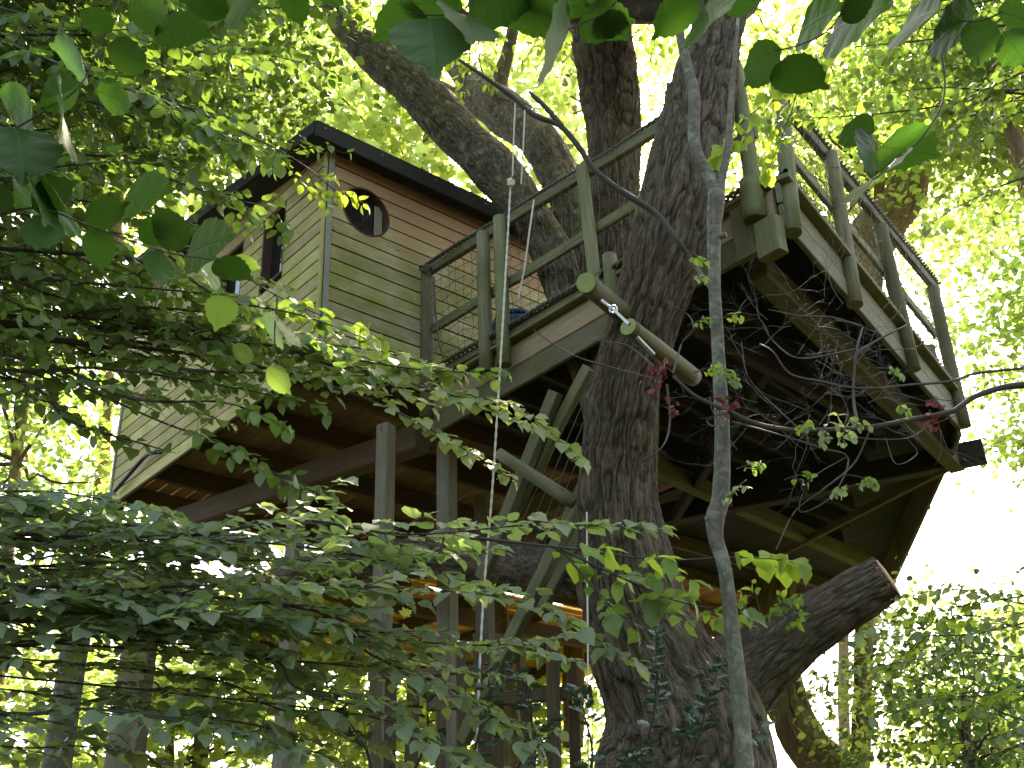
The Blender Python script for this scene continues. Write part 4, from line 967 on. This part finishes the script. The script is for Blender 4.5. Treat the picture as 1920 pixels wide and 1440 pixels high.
for q in range(72):
    y0 = rng.uniform(-280, 500); x0 = rng.uniform(-320, -60); sl = rng.uniform(.10, .45); ln = rng.uniform(420, 800) if y0 < 200 else rng.uniform(380, 620)
    h0 = rng.uniform(3.6, 6.2); p = [(x0 + ln*t, y0 + ln*t*sl + 40*math.sin(3*t + q)) for t in np.linspace(0, 1, 5)]
    bough(hz, None, [(-900, y0 - 120)] + p, [5.2, h0, h0 + rng.uniform(-.4, .8)], .012, ('hazel', 'beech', 'hazel', 'beech')[q % 4], 'beech' if q % 3 else 'mid', .5, rng.uniform(.072, .098), n_obj=14, tilt=.38, droop=.2, normal=unit(np.array([0, 0, 1]) - HD*.1 + RT*rng.uniform(-.25, .15)), skip=.2)
for p, h in (([(-900, 500), (-60, 610), (150, 585), (300, 578), (480, 600), (600, 640)], [5.2, 4.6, 4.4]), ([(-900, 560), (100, 640), (330, 690), (520, 700), (690, 705)], [5.2, 4.6, 4.5]), ([(-900, 600), (-40, 660), (240, 745), (420, 755), (540, 800)], [5.2, 4.4, 4.3]),
             ([(-900, 420), (60, 470), (300, 500), (420, 560), (560, 590), (700, 640)], [5.2, 4.3, 4.0]), ([(-900, 500), (-50, 560), (250, 640), (520, 650), (760, 690), (950, 700)], [5.2, 4.8, 4.6]),
             ([(-900, 640), (-50, 700), (130, 790), (260, 830), (330, 850)], [5.2, 4.6, 4.5]), ([(-900, 560), (-50, 590), (200, 600), (420, 640), (620, 650)], [5.2, 4.7, 4.6]), ([(-900, 600), (-50, 690), (180, 690), (400, 720), (600, 760)], [5.2, 4.5, 4.5]), ([(-900, 500), (-50, 520), (150, 530), (330, 545), (470, 560)], [5.2, 4.6, 4.4])):
    bough(hz, None, p, h, .014, 'hazel', 'hazel', .42, .074, n_obj=45, tilt=.25, droop=.08, normal=UP, skip=.3, sgap=.10, thin=.5)
for p, h in (([(-300, 560), (280, 600), (520, 650), (700, 700), (860, 745), (1000, 800)], [4.9, 4.7, 4.6]), ([(-300, 600), (330, 660), (600, 720), (760, 780), (900, 860), (960, 900)], [4.9, 4.6, 4.5]), ([(-300, 580), (420, 640), (640, 690), (830, 740), (960, 760), (1090, 860)], [4.9, 4.8, 4.7]),
             ([(-300, 600), (400, 620), (560, 640), (720, 660), (860, 700)], [4.9, 4.8, 4.7])):
    bough(hz, None, p, h, .012, 'olive', 'hazel', .36, .076, n_obj=60, tilt=.22, droop=.03, normal=unit(np.array([0, 0, 1]) - HD*.25), skip=.38, clear=False, sgap=.085)
for p in ([(-900, 480), (-40, 540), (160, 560), (330, 600), (480, 650)], [(-900, 560), (-40, 640), (150, 660), (320, 690), (500, 730)], [(-900, 600), (-40, 720), (150, 720), (300, 750), (420, 790)], [(-900, 420), (60, 430), (280, 450), (420, 500), (540, 540)], [(-900, 520), (-40, 600), (200, 630), (380, 640), (560, 690)]):
    bough(hz, None, p, [5.2, 5.1, 5.0], .006, 'olive', 'mid', .40, .066, n_obj=24, tilt=.3, droop=.06, normal=unit(np.array([0, 0, 1]) - HD*.2), skip=.35, clear=False, sgap=.08)
bough(hz, 'drooping olive-green spray under the cabin floor', [(100, 700), (300, 790), (400, 825), (480, 870), (560, 905), (625, 930)], [4.6, 4.4], .006, 'beech', 'mid', .24, .075, n_obj=40, clear=False, skip=.45, normal=(0, 0, 1), sgap=.08)
bough(hz, 'bright spray touching the cabin corner', [(300, 180), (480, 260), (570, 310), (620, 350), (690, 385)], [4.8, 5.0], .006, 'lime', 'beech', .30, .062, n_obj=40, clear=False, skip=.5, normal=unit((0, 0, 1)), tilt=.3)
bough(hz, None, [(400, 480), (520, 555), (600, 590), (660, 605), (720, 640)], [4.2, 4.2], .004, 'lime', 'hazel', .10, .060, n_obj=20, clear=False, skip=.35, sgap=.09, tilt=.8)
bough(hz, None, [(300, 330), (420, 370), (500, 390), (540, 430)], [4.4, 4.5], .005, 'hazel', 'hazel', .25, .065, n_obj=20, clear=False, skip=.3)

# lower hazel with flat sprays across the foreground
hl = hazel_root(-700, 4.0, 'hazel with flat blue-green sprays spread across the lower foreground')
low = [([(-700, 860), (-100, 915), (120, 925), (320, 965)], [4.0, 3.8], 60), ([(-700, 980), (0, 1000), (340, 1005), (560, 975), (760, 1002), (1000, 985), (1240, 990)], [4.0, 3.9, 3.9], 110), ([(-700, 1000), (-50, 1060), (300, 1050), (620, 1050), (930, 1030)], [4.0, 4.2, 4.3], 70),
       ([(-700, 1050), (-50, 1130), (320, 1100), (700, 1100), (980, 1130), (1190, 1240)], [4.0, 3.9, 3.8], 90), ([(-700, 1100), (-50, 1210), (300, 1170), (620, 1190), (900, 1210), (1060, 1190)], [4.0, 4.1, 4.2], 80), ([(-700, 1200), (-50, 1330), (180, 1330), (420, 1370), (600, 1420)], [4.0, 3.8, 3.7], 50),
       ([(-700, 940), (-100, 960), (200, 980), (480, 1020)], [4.0, 4.3, 4.4], 50), ([(-700, 1020), (200, 1010), (520, 1020), (760, 1060), (900, 1100)], [4.0, 4.2, 4.2], 50),
       ([(-700, 1060), (500, 1130), (700, 1230), (860, 1300), (1000, 1400)], [4.0, 4.2, 4.1], 60), ([(-700, 1100), (380, 1200), (560, 1290), (720, 1340), (900, 1440)], [4.0, 4.0, 3.9], 50), ([(-700, 1000), (0, 1100), (220, 1130), (420, 1150), (640, 1170)], [4.0, 3.7], 50)]
low += [([(-700, 1000 + 40*q), (-50, 960 + 52*q), (250 + 40*(q % 3), 985 + 50*q), (560 + 90*(q % 4), 1010 + 52*q)], [4.0, 4.4 + .15*(q % 3), 4.5], 30) for q in range(3)]
for p, h, no in low:
    bough(hl, None, p, h, .009, 'hazel_b' if no != 30 else 'olive', 'hazel', .50, .078, n_obj=no, tilt=.28, droop=.03, normal=unit(np.array([0, 0, 1]) - HD*.2), skip=.15, clear=False, sgap=.068)
for q, (p, h) in enumerate((([(-700, 1150), (250, 1200), (450, 1235), (620, 1290), (780, 1330)], [4.0, 4.9]), ([(-700, 1180), (300, 1260), (500, 1320), (640, 1380), (760, 1430)], [4.0, 4.7]), ([(-700, 1120), (500, 1160), (680, 1200), (820, 1250), (980, 1270)], [4.0, 5.0]),
             ([(-700, 1150), (560, 1240), (740, 1270), (880, 1330), (1040, 1370)], [4.0, 4.8]), ([(-700, 1200), (600, 1330), (780, 1390), (900, 1430), (1000, 1460)], [4.0, 4.6]), ([(-700, 1200), (420, 1350), (560, 1400), (680, 1450)], [4.0, 4.5]), ([(-700, 1100), (640, 1180), (800, 1205), (960, 1215), (1080, 1240)], [4.0, 4.8]), ([(-700, 1250), (-60, 1390), (160, 1400), (330, 1430)], [4.0, 4.4]))):
    bough(hl, None, p, h, .0045, 'olive' if q % 2 else 'hazel_b', 'mid', .42, .062, n_obj=24, tilt=.3, droop=.05, normal=unit(np.array([0, 0, 1]) - HD*.2), skip=.45, clear=False, sgap=.075)
bough(hl, 'sunny tip of the spray in front of the oak trunk', [(900, 1010), (1080, 1030), (1240, 1050), (1380, 1045), (1500, 1052)], [3.8, 3.7], .006, 'lime', 'hazel', .22, .085, n_obj=50, clear=False, skip=.2, tilt=.35, sgap=.10)
bough(hl, None, [(1050, 1030), (1180, 1090), (1280, 1130), (1400, 1150)], [3.8, 3.7], .005, 'hazel', 'hazel', .20, .082, n_obj=40, clear=False, skip=.1, tilt=.6, sgap=.10)
bough(hl, None, [(1060, 1040), (1130, 1120), (1180, 1160), (1230, 1120)], [3.8, 3.7], .005, 'hazel', 'hazel', .18, .080, n_obj=30, clear=False, skip=.1, tilt=.6, sgap=.10)

# right-hand hazel
hr = hazel_root(2700, 4.5, 'hazel whose lime-green twigs hang over the upper right')
for q in range(20):
    y0 = rng.uniform(-200, 330); x0 = rng.uniform(1980, 2150); ln = rng.uniform(330, 780) * (1 if y0 < 120 else .55); sl = rng.uniform(-.05, .35); h0 = rng.uniform(3.8, 6.2)
    p = [(x0 - ln*t, y0 + ln*t*sl + 30*math.sin(3*t + q)) for t in np.linspace(0, 1, 5)]
    bough(hr, None, [(2700, y0 - 100)] + p, [4.5, h0, h0], .010, ('lime', 'hazel', 'beech')[q % 3], ('hazel', 'mid')[q % 2], .45, rng.uniform(.05, .07), n_obj=14, tilt=.5, droop=.35, skip=.3, sgap=.12, clear=True)
bough(hr, 'lime-green spray hanging beside the corner of the deck', [(1700, -60), (1560, 80), (1450, 180), (1380, 240), (1350, 300)], [4.4, 4.0], .006, 'lime', 'hazel', .36, .072, n_obj=50, tilt=.7, droop=.5, clear=False, skip=.2, sgap=.11)
bough(hr, None, [(1650, -40), (1520, 120), (1480, 220), (1440, 320)], [4.4, 4.2], .006, 'lime', 'hazel', .33, .066, n_obj=40, tilt=.7, droop=.5, clear=False, skip=.2, sgap=.12)
for q in range(9):
    y0 = rng.uniform(1100, 1440); p = [(2100, y0 - 60), (1950, y0), (1800, y0 + rng.uniform(-60, 60)), (1620 + rng.uniform(-40, 120), y0 + rng.uniform(-30, 90))]
    bough(hr, None, [(2700, y0 - 300)] + p, [4.5, 5.2, 5.4], .008, 'hazel_b' if q % 2 else 'lime', 'mid', .42, .055, n_obj=10, tilt=.6, skip=.35, sgap=.15, clear=False)

# near dark hazel twigs close to the lens side
def near_leaf(par, b, t, h, roll=0.0, mat='near'):
    pb_, pt_ = PH(*b, h), PH(*t, h + rng.uniform(-.12, .12)); d = pt_ - pb_; L = np.linalg.norm(d); c = unit(CO - pb_)
    nrm = unit(-c*.75 + np.array([0, 0, .9]) + RT*roll + rng.normal(0, .18, 3)); nrm = nrm - unit(d)*(nrm @ unit(d))
    leaf_objects('near', [pb_], [d], [nrm], [L], M[mat], par)
def near_twig(label, path, h, leaves, mat='near', r=.0028):
    o = root('hazel_twig', PH(*path[0], h), label, 'twig', 'dark leafy hazel twigs hanging close in front of the camera')
    C, R_ = resample([PH(x, y, h) for x, y in path], np.linspace(r, r*.4, len(path)), .02)
    s_ = tubes_joined('stem', [(C, R_)], M['twig'], o, nseg=6)
    for lf in leaves: near_leaf(o, lf[0], lf[1], h, *(lf[2:]), mat=mat)
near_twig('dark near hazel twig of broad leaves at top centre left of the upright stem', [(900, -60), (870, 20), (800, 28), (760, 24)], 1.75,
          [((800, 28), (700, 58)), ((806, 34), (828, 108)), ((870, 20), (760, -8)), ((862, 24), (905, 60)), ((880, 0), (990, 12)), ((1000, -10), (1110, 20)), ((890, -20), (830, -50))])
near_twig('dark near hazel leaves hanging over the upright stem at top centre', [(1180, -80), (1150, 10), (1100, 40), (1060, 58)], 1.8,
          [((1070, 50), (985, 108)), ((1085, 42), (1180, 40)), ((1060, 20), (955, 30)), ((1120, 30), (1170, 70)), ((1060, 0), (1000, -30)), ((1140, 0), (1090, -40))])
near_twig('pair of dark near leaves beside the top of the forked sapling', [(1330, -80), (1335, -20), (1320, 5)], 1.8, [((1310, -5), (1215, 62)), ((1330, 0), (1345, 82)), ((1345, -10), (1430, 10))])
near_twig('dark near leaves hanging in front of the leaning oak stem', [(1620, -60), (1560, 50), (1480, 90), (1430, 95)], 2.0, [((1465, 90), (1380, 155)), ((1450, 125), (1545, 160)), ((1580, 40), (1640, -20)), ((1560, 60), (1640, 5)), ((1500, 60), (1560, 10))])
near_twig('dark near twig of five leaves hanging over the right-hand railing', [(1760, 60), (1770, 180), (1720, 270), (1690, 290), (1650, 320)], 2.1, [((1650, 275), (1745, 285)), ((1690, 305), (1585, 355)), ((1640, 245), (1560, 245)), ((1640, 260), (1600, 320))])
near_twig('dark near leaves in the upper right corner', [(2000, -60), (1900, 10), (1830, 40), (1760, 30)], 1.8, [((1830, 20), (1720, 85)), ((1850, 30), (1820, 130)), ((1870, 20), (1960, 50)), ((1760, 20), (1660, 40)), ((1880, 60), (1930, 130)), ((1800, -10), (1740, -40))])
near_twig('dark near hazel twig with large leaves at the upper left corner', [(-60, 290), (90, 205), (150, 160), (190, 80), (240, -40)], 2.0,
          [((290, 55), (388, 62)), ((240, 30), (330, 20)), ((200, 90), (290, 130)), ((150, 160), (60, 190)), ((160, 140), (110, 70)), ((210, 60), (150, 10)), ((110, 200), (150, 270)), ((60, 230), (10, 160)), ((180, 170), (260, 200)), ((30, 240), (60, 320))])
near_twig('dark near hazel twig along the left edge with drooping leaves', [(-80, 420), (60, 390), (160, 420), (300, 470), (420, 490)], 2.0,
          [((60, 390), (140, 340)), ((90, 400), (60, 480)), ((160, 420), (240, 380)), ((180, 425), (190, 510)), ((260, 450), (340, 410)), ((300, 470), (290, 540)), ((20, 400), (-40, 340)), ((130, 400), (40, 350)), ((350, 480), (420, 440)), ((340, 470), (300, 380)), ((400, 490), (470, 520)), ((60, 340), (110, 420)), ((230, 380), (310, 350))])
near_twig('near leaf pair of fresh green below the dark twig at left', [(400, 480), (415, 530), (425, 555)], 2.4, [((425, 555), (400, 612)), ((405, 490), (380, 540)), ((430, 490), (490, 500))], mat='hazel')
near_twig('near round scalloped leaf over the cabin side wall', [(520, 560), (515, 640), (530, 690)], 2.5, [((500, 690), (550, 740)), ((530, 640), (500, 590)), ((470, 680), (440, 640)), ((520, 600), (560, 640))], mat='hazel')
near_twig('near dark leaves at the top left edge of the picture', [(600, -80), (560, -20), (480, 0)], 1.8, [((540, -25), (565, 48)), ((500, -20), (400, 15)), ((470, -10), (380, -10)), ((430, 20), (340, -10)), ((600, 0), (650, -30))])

# ------------------------------------------------------------------ holly at the bottom
hb = root('holly_bush', PH(1000, 1440, 4.6) * np.array([1, 1, 0]), 'dark spiny holly glinting in front of the foot of the trunk', 'bush')
tube('stem', [PH(1000, 1440, 4.6)*np.array([1, 1, 0]), PH(1000, 1440, 4.6)], [.04, .015], M['bark_s'], hb, nseg=10, step=.2, cap0=False)
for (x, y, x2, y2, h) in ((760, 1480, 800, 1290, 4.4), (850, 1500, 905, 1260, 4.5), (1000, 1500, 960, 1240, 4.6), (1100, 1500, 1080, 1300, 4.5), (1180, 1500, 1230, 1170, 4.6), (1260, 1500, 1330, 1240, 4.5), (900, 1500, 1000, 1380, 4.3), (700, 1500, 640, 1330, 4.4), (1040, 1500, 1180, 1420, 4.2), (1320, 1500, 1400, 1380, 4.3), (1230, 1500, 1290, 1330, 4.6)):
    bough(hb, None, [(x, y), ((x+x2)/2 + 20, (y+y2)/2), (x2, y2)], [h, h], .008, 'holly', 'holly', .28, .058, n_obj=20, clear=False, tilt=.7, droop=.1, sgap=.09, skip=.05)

# shoots on the sawn limb
lt = root('leafy_shoots', PH(1440, 1190, 6.0), 'small tuft of pale green shoots growing on the sawn limb beside the trunk', 'plant')
for (x, y, x2, y2) in ((1400, 1210, 1380, 1120), (1430, 1200, 1410, 1095), (1450, 1190, 1465, 1110), (1420, 1210, 1440, 1150), (1470, 1180, 1480, 1120), (1390, 1215, 1350, 1150), (1440, 1195, 1500, 1150)):
    bough(lt, None, [(x, y), ((x+x2)/2 + 5, (y+y2)/2), (x2, y2)], [5.75, 5.7], .004, 'lime', 'beech', .12, .06, n_obj=0, clear=False, tilt=.8, sgap=.09, skip=.1)

# ------------------------------------------------------------------ bare branch on the right with withered red leaves
bb = root('bare_branch', PH(1990, 700, 3.4), 'bare dark branch reaching in from the right with clusters of withered red leaves', 'branch')
def twigtree(p, d, L, r, depth, paths, curl=.35):
    n = max(4, int(L/.035)); Pt = [p]; cur = unit(d)
    for q in range(n):
        cur = unit(cur + rng.normal(0, curl*.35, 3) + np.array([0, 0, .015])); Pt.append(Pt[-1] + cur*L/n)
    Pt = np.array(Pt); paths.append((Pt, np.linspace(r, r*.35, len(Pt))))
    if depth:
        for q in range(rng.integers(2, 5)):
            k = rng.integers(1, n); dd = unit((Pt[k] - Pt[k-1]) + unit(rng.normal(0, 1, 3))*L/n*rng.uniform(.7, 1.4)); twigtree(Pt[k], dd, L*rng.uniform(.35, .7), r*.5, depth-1, paths, curl)
P, R_ = pts([(2080, 700, 3.4, 18), (1960, 718, 3.4, 15), (1880, 727, 3.4, 13), (1820, 748, 3.4, 12), (1790, 770, 3.4, 11), (1720, 785, 3.4, 11), (1640, 800, 3.4, 10), (1560, 806, 3.4, 10), (1480, 806, 3.4, 9), (1420, 795, 3.4, 8), (1380, 778, 3.4, 8), (1340, 760, 3.4, 7), (1300, 740, 3.4, 6), (1262, 705, 3.4, 5)])
tube('main_stem', P, R_, M['twig'], bb, nseg=10, step=.025, lump=.25, seed=101)
paths = []
def side(L, w0, w1, h=3.4):
    P = [PH(x, y, h + (i % 2)*.04) for i, (x, y) in enumerate(L)]; m = (P[0] - CO) @ CF / F
    C, R_ = resample(P, np.linspace(w0*.5*m, w1*.5*m, len(P)), .02); paths.append((C, R_))
side([(1920, 690), (1830, 700), (1780, 715), (1700, 722), (1640, 728), (1590, 726), (1540, 715), (1480, 700), (1450, 660), (1425, 645)], 6, 3)
side([(1608, 800), (1600, 740), (1606, 660), (1618, 612)], 7, 4); side([(1606, 660), (1650, 635), (1700, 610), (1720, 600)], 5, 2)
side([(1604, 655), (1540, 668), (1490, 670), (1450, 640), (1430, 610)], 5, 2); side([(1618, 612), (1560, 595), (1500, 592), (1440, 580)], 4, 2)
side([(1560, 806), (1620, 822), (1700, 822), (1740, 800), (1790, 780)], 3, 2); side([(1700, 822), (1720, 850), (1680, 870), (1660, 820)], 3, 1.5)
side([(1370, 790), (1450, 812), (1540, 840), (1590, 860), (1560, 930), (1500, 960), (1520, 900), (1590, 855)], 4, 2)
side([(1630, 810), (1600, 870), (1540, 920), (1490, 960), (1455, 1030)], 4, 2); side([(1250, 720), (1256, 790), (1240, 840), (1190, 870)], 5, 2)
side([(1300, 740), (1350, 770), (1340, 800), (1325, 790)], 5, 2); side([(1262, 700), (1280, 640), (1300, 620), (1290, 590), (1245, 566)], 4, 2)
side([(1240, 700), (1180, 650), (1130, 640), (1105, 632)], 4, 2); side([(1225, 710), (1150, 690), (1085, 670), (1030, 640), (1000, 618)], 4, 2)
side([(1500, 806), (1430, 740), (1400, 700), (1390, 640)], 3, 1.5)
for q in range(46):
    x, y = rng.uniform(1370, 1680), rng.uniform(540, 800); twigtree(PH(x, y, 3.4 + rng.uniform(-.1, .3)), RT*rng.normal() + np.array([0, 0, rng.normal()]), rng.uniform(.12, .34), .0014, 2, paths, .6)
for q in range(14):
    x = rng.uniform(1300, 1850); y = np.interp(x, [1262, 1420, 1640, 1850], [705, 795, 800, 735]); twigtree(PH(x, y, 3.4), RT*rng.normal() + np.array([0, 0, rng.normal()]), rng.uniform(.1, .25), .002, 2, paths, .5)
tubes_joined('side_twigs', paths, M['twig_g'], bb, nseg=5)
for k, (x, y, n) in enumerate(((1238, 692, 22), (1228, 712, 14), (1362, 762, 20), (1265, 768, 10), (1745, 762, 7), (1752, 780, 8), (1742, 768, 5))):
    c = PH(x, y, 3.37); Pq = c + rng.normal(0, .016, (n, 3))
    leaf_objects('mid', Pq, rng.normal(0, 1, (n, 3)), rng.normal(0, 1, (n, 3)), rng.uniform(.014, .032, n), M['red'], bb)
for (x, y, x2, y2, mt) in ((1380, 880, 1430, 870, 'hazel'), (1400, 900, 1370, 930, 'hazel_b'), (1470, 900, 1520, 890, 'hazel'), (1580, 890, 1640, 905, 'hazel'), (1630, 905, 1560, 925, 'hazel_b'), (1560, 760, 1545, 830, 'hazel_b'), (1590, 770, 1580, 830, 'hazel_b'), (1660, 745, 1700, 770, 'hazel'), (1340, 680, 1380, 715, 'hazel'), (1290, 610, 1330, 600, 'hazel'), (1350, 600, 1380, 590, 'lime'),
                        (1300, 700, 1345, 690, 'lime'), (1290, 470, 1315, 490, 'lime'), (1290, 525, 1320, 520, 'hazel_b'), (1500, 790, 1510, 800, 'lime'), (1640, 690, 1690, 700, 'hazel'), (1590, 790, 1610, 800, 'hazel_b')):
    bough(bb, None, [(x, y), ((x+x2)/2, (y+y2)/2 - 4), (x2, y2)], [3.35, 3.3], .0018, mt, 'mid', .05, .030, n_obj=0, clear=False, tilt=.8, sgap=.035, skip=0)

# ------------------------------------------------------------------ lower level behind the sprays
lp = root('rear_platform', (-12.0, 9.4, 5.6), 'rear wing of the platform whose boards, coloured with an orange sunlit glow, show between the posts and sprays', 'platform')
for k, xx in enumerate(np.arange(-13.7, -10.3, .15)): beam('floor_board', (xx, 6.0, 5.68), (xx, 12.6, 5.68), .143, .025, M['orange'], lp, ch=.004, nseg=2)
for yy in np.arange(6.3, 12.6, 1.05): beam('joist', (-13.7, yy, 5.575), (-10.3, yy, 5.575), .06, .17, M['under'], lp)
for xx in (-13.2, -10.6): beam('beam', (xx, 6.0, 5.40), (xx, 12.6, 5.40), .14, .18, M['under'], lp)
for (xx, yy) in ((-13.2, 6.4), (-13.2, 10.0), (-10.6, 9.2), (-10.6, 12.3)): beam('post', (xx, yy, -.3), (xx, yy, 5.31), .14, .14, M['post'], lp, up=(1, .3, 0))
ls = root('stair_railing', PH(880, 1440, 7.2), 'row of dark upright slats with bright gaps above the holly', 'railing')
for px in range(700, 1110, 41):
    a = PH(px + rng.uniform(-9, 9), 1215 + rng.uniform(-30, 55), 7.2 + rng.uniform(-.1, .1)); b = a.copy(); b[2] -= 1.7; b[:2] += rng.normal(0, .03, 2); beam('slat', b, a, rng.uniform(.05, .10), .025, M['under'], ls, up=tuple(HD))
beam('rail', PH(800, 1322, 7.15), PH(1110, 1296, 7.15), .04, .08, M['under'], ls); beam('rail', PH(690, 1268, 7.15), PH(960, 1250, 7.15), .03, .05, M['under'], ls)
# prop logs at the far left
for k, (xt, xb, lab) in enumerate(((150, 112, 'round grey prop under the dark log block at far left'), (262, 226, 'darker prop standing right of the round one at far left'))):
    a = PH(xt, 1150, 7.6); b = PH(xb, 1400, 7.6); d = unit(b - a); b = a + d*((a[2] + .2)/-d[2]); o = root('prop_post', b, lab, 'post')
    tube('post', [b, (a+b)/2, a], [.115, .10, .09] if k == 0 else [.10, .09, .085], M['post'] if k else M['bark_s'], o, nseg=20, step=.3, lump=.05, seed=110+k, cap0=False)
o = root('log_block', PH(200, 1120, 7.6), 'big dark log lying across the two props at far left', 'log')
tube('log', [PH(95, 1120, 7.5), PH(210, 1118, 7.7), PH(350, 1130, 8.0)], [.20, .21, .20], M['bark'], o, nseg=60, step=.05, disp=.02, lump=.1, seed=120, capmat=M['saw'])

print("FACES", sum(len(o.data.loops) - 2*len(o.data.polygons) for o in bpy.data.objects if o.type == "MESH"), len(bpy.data.objects))
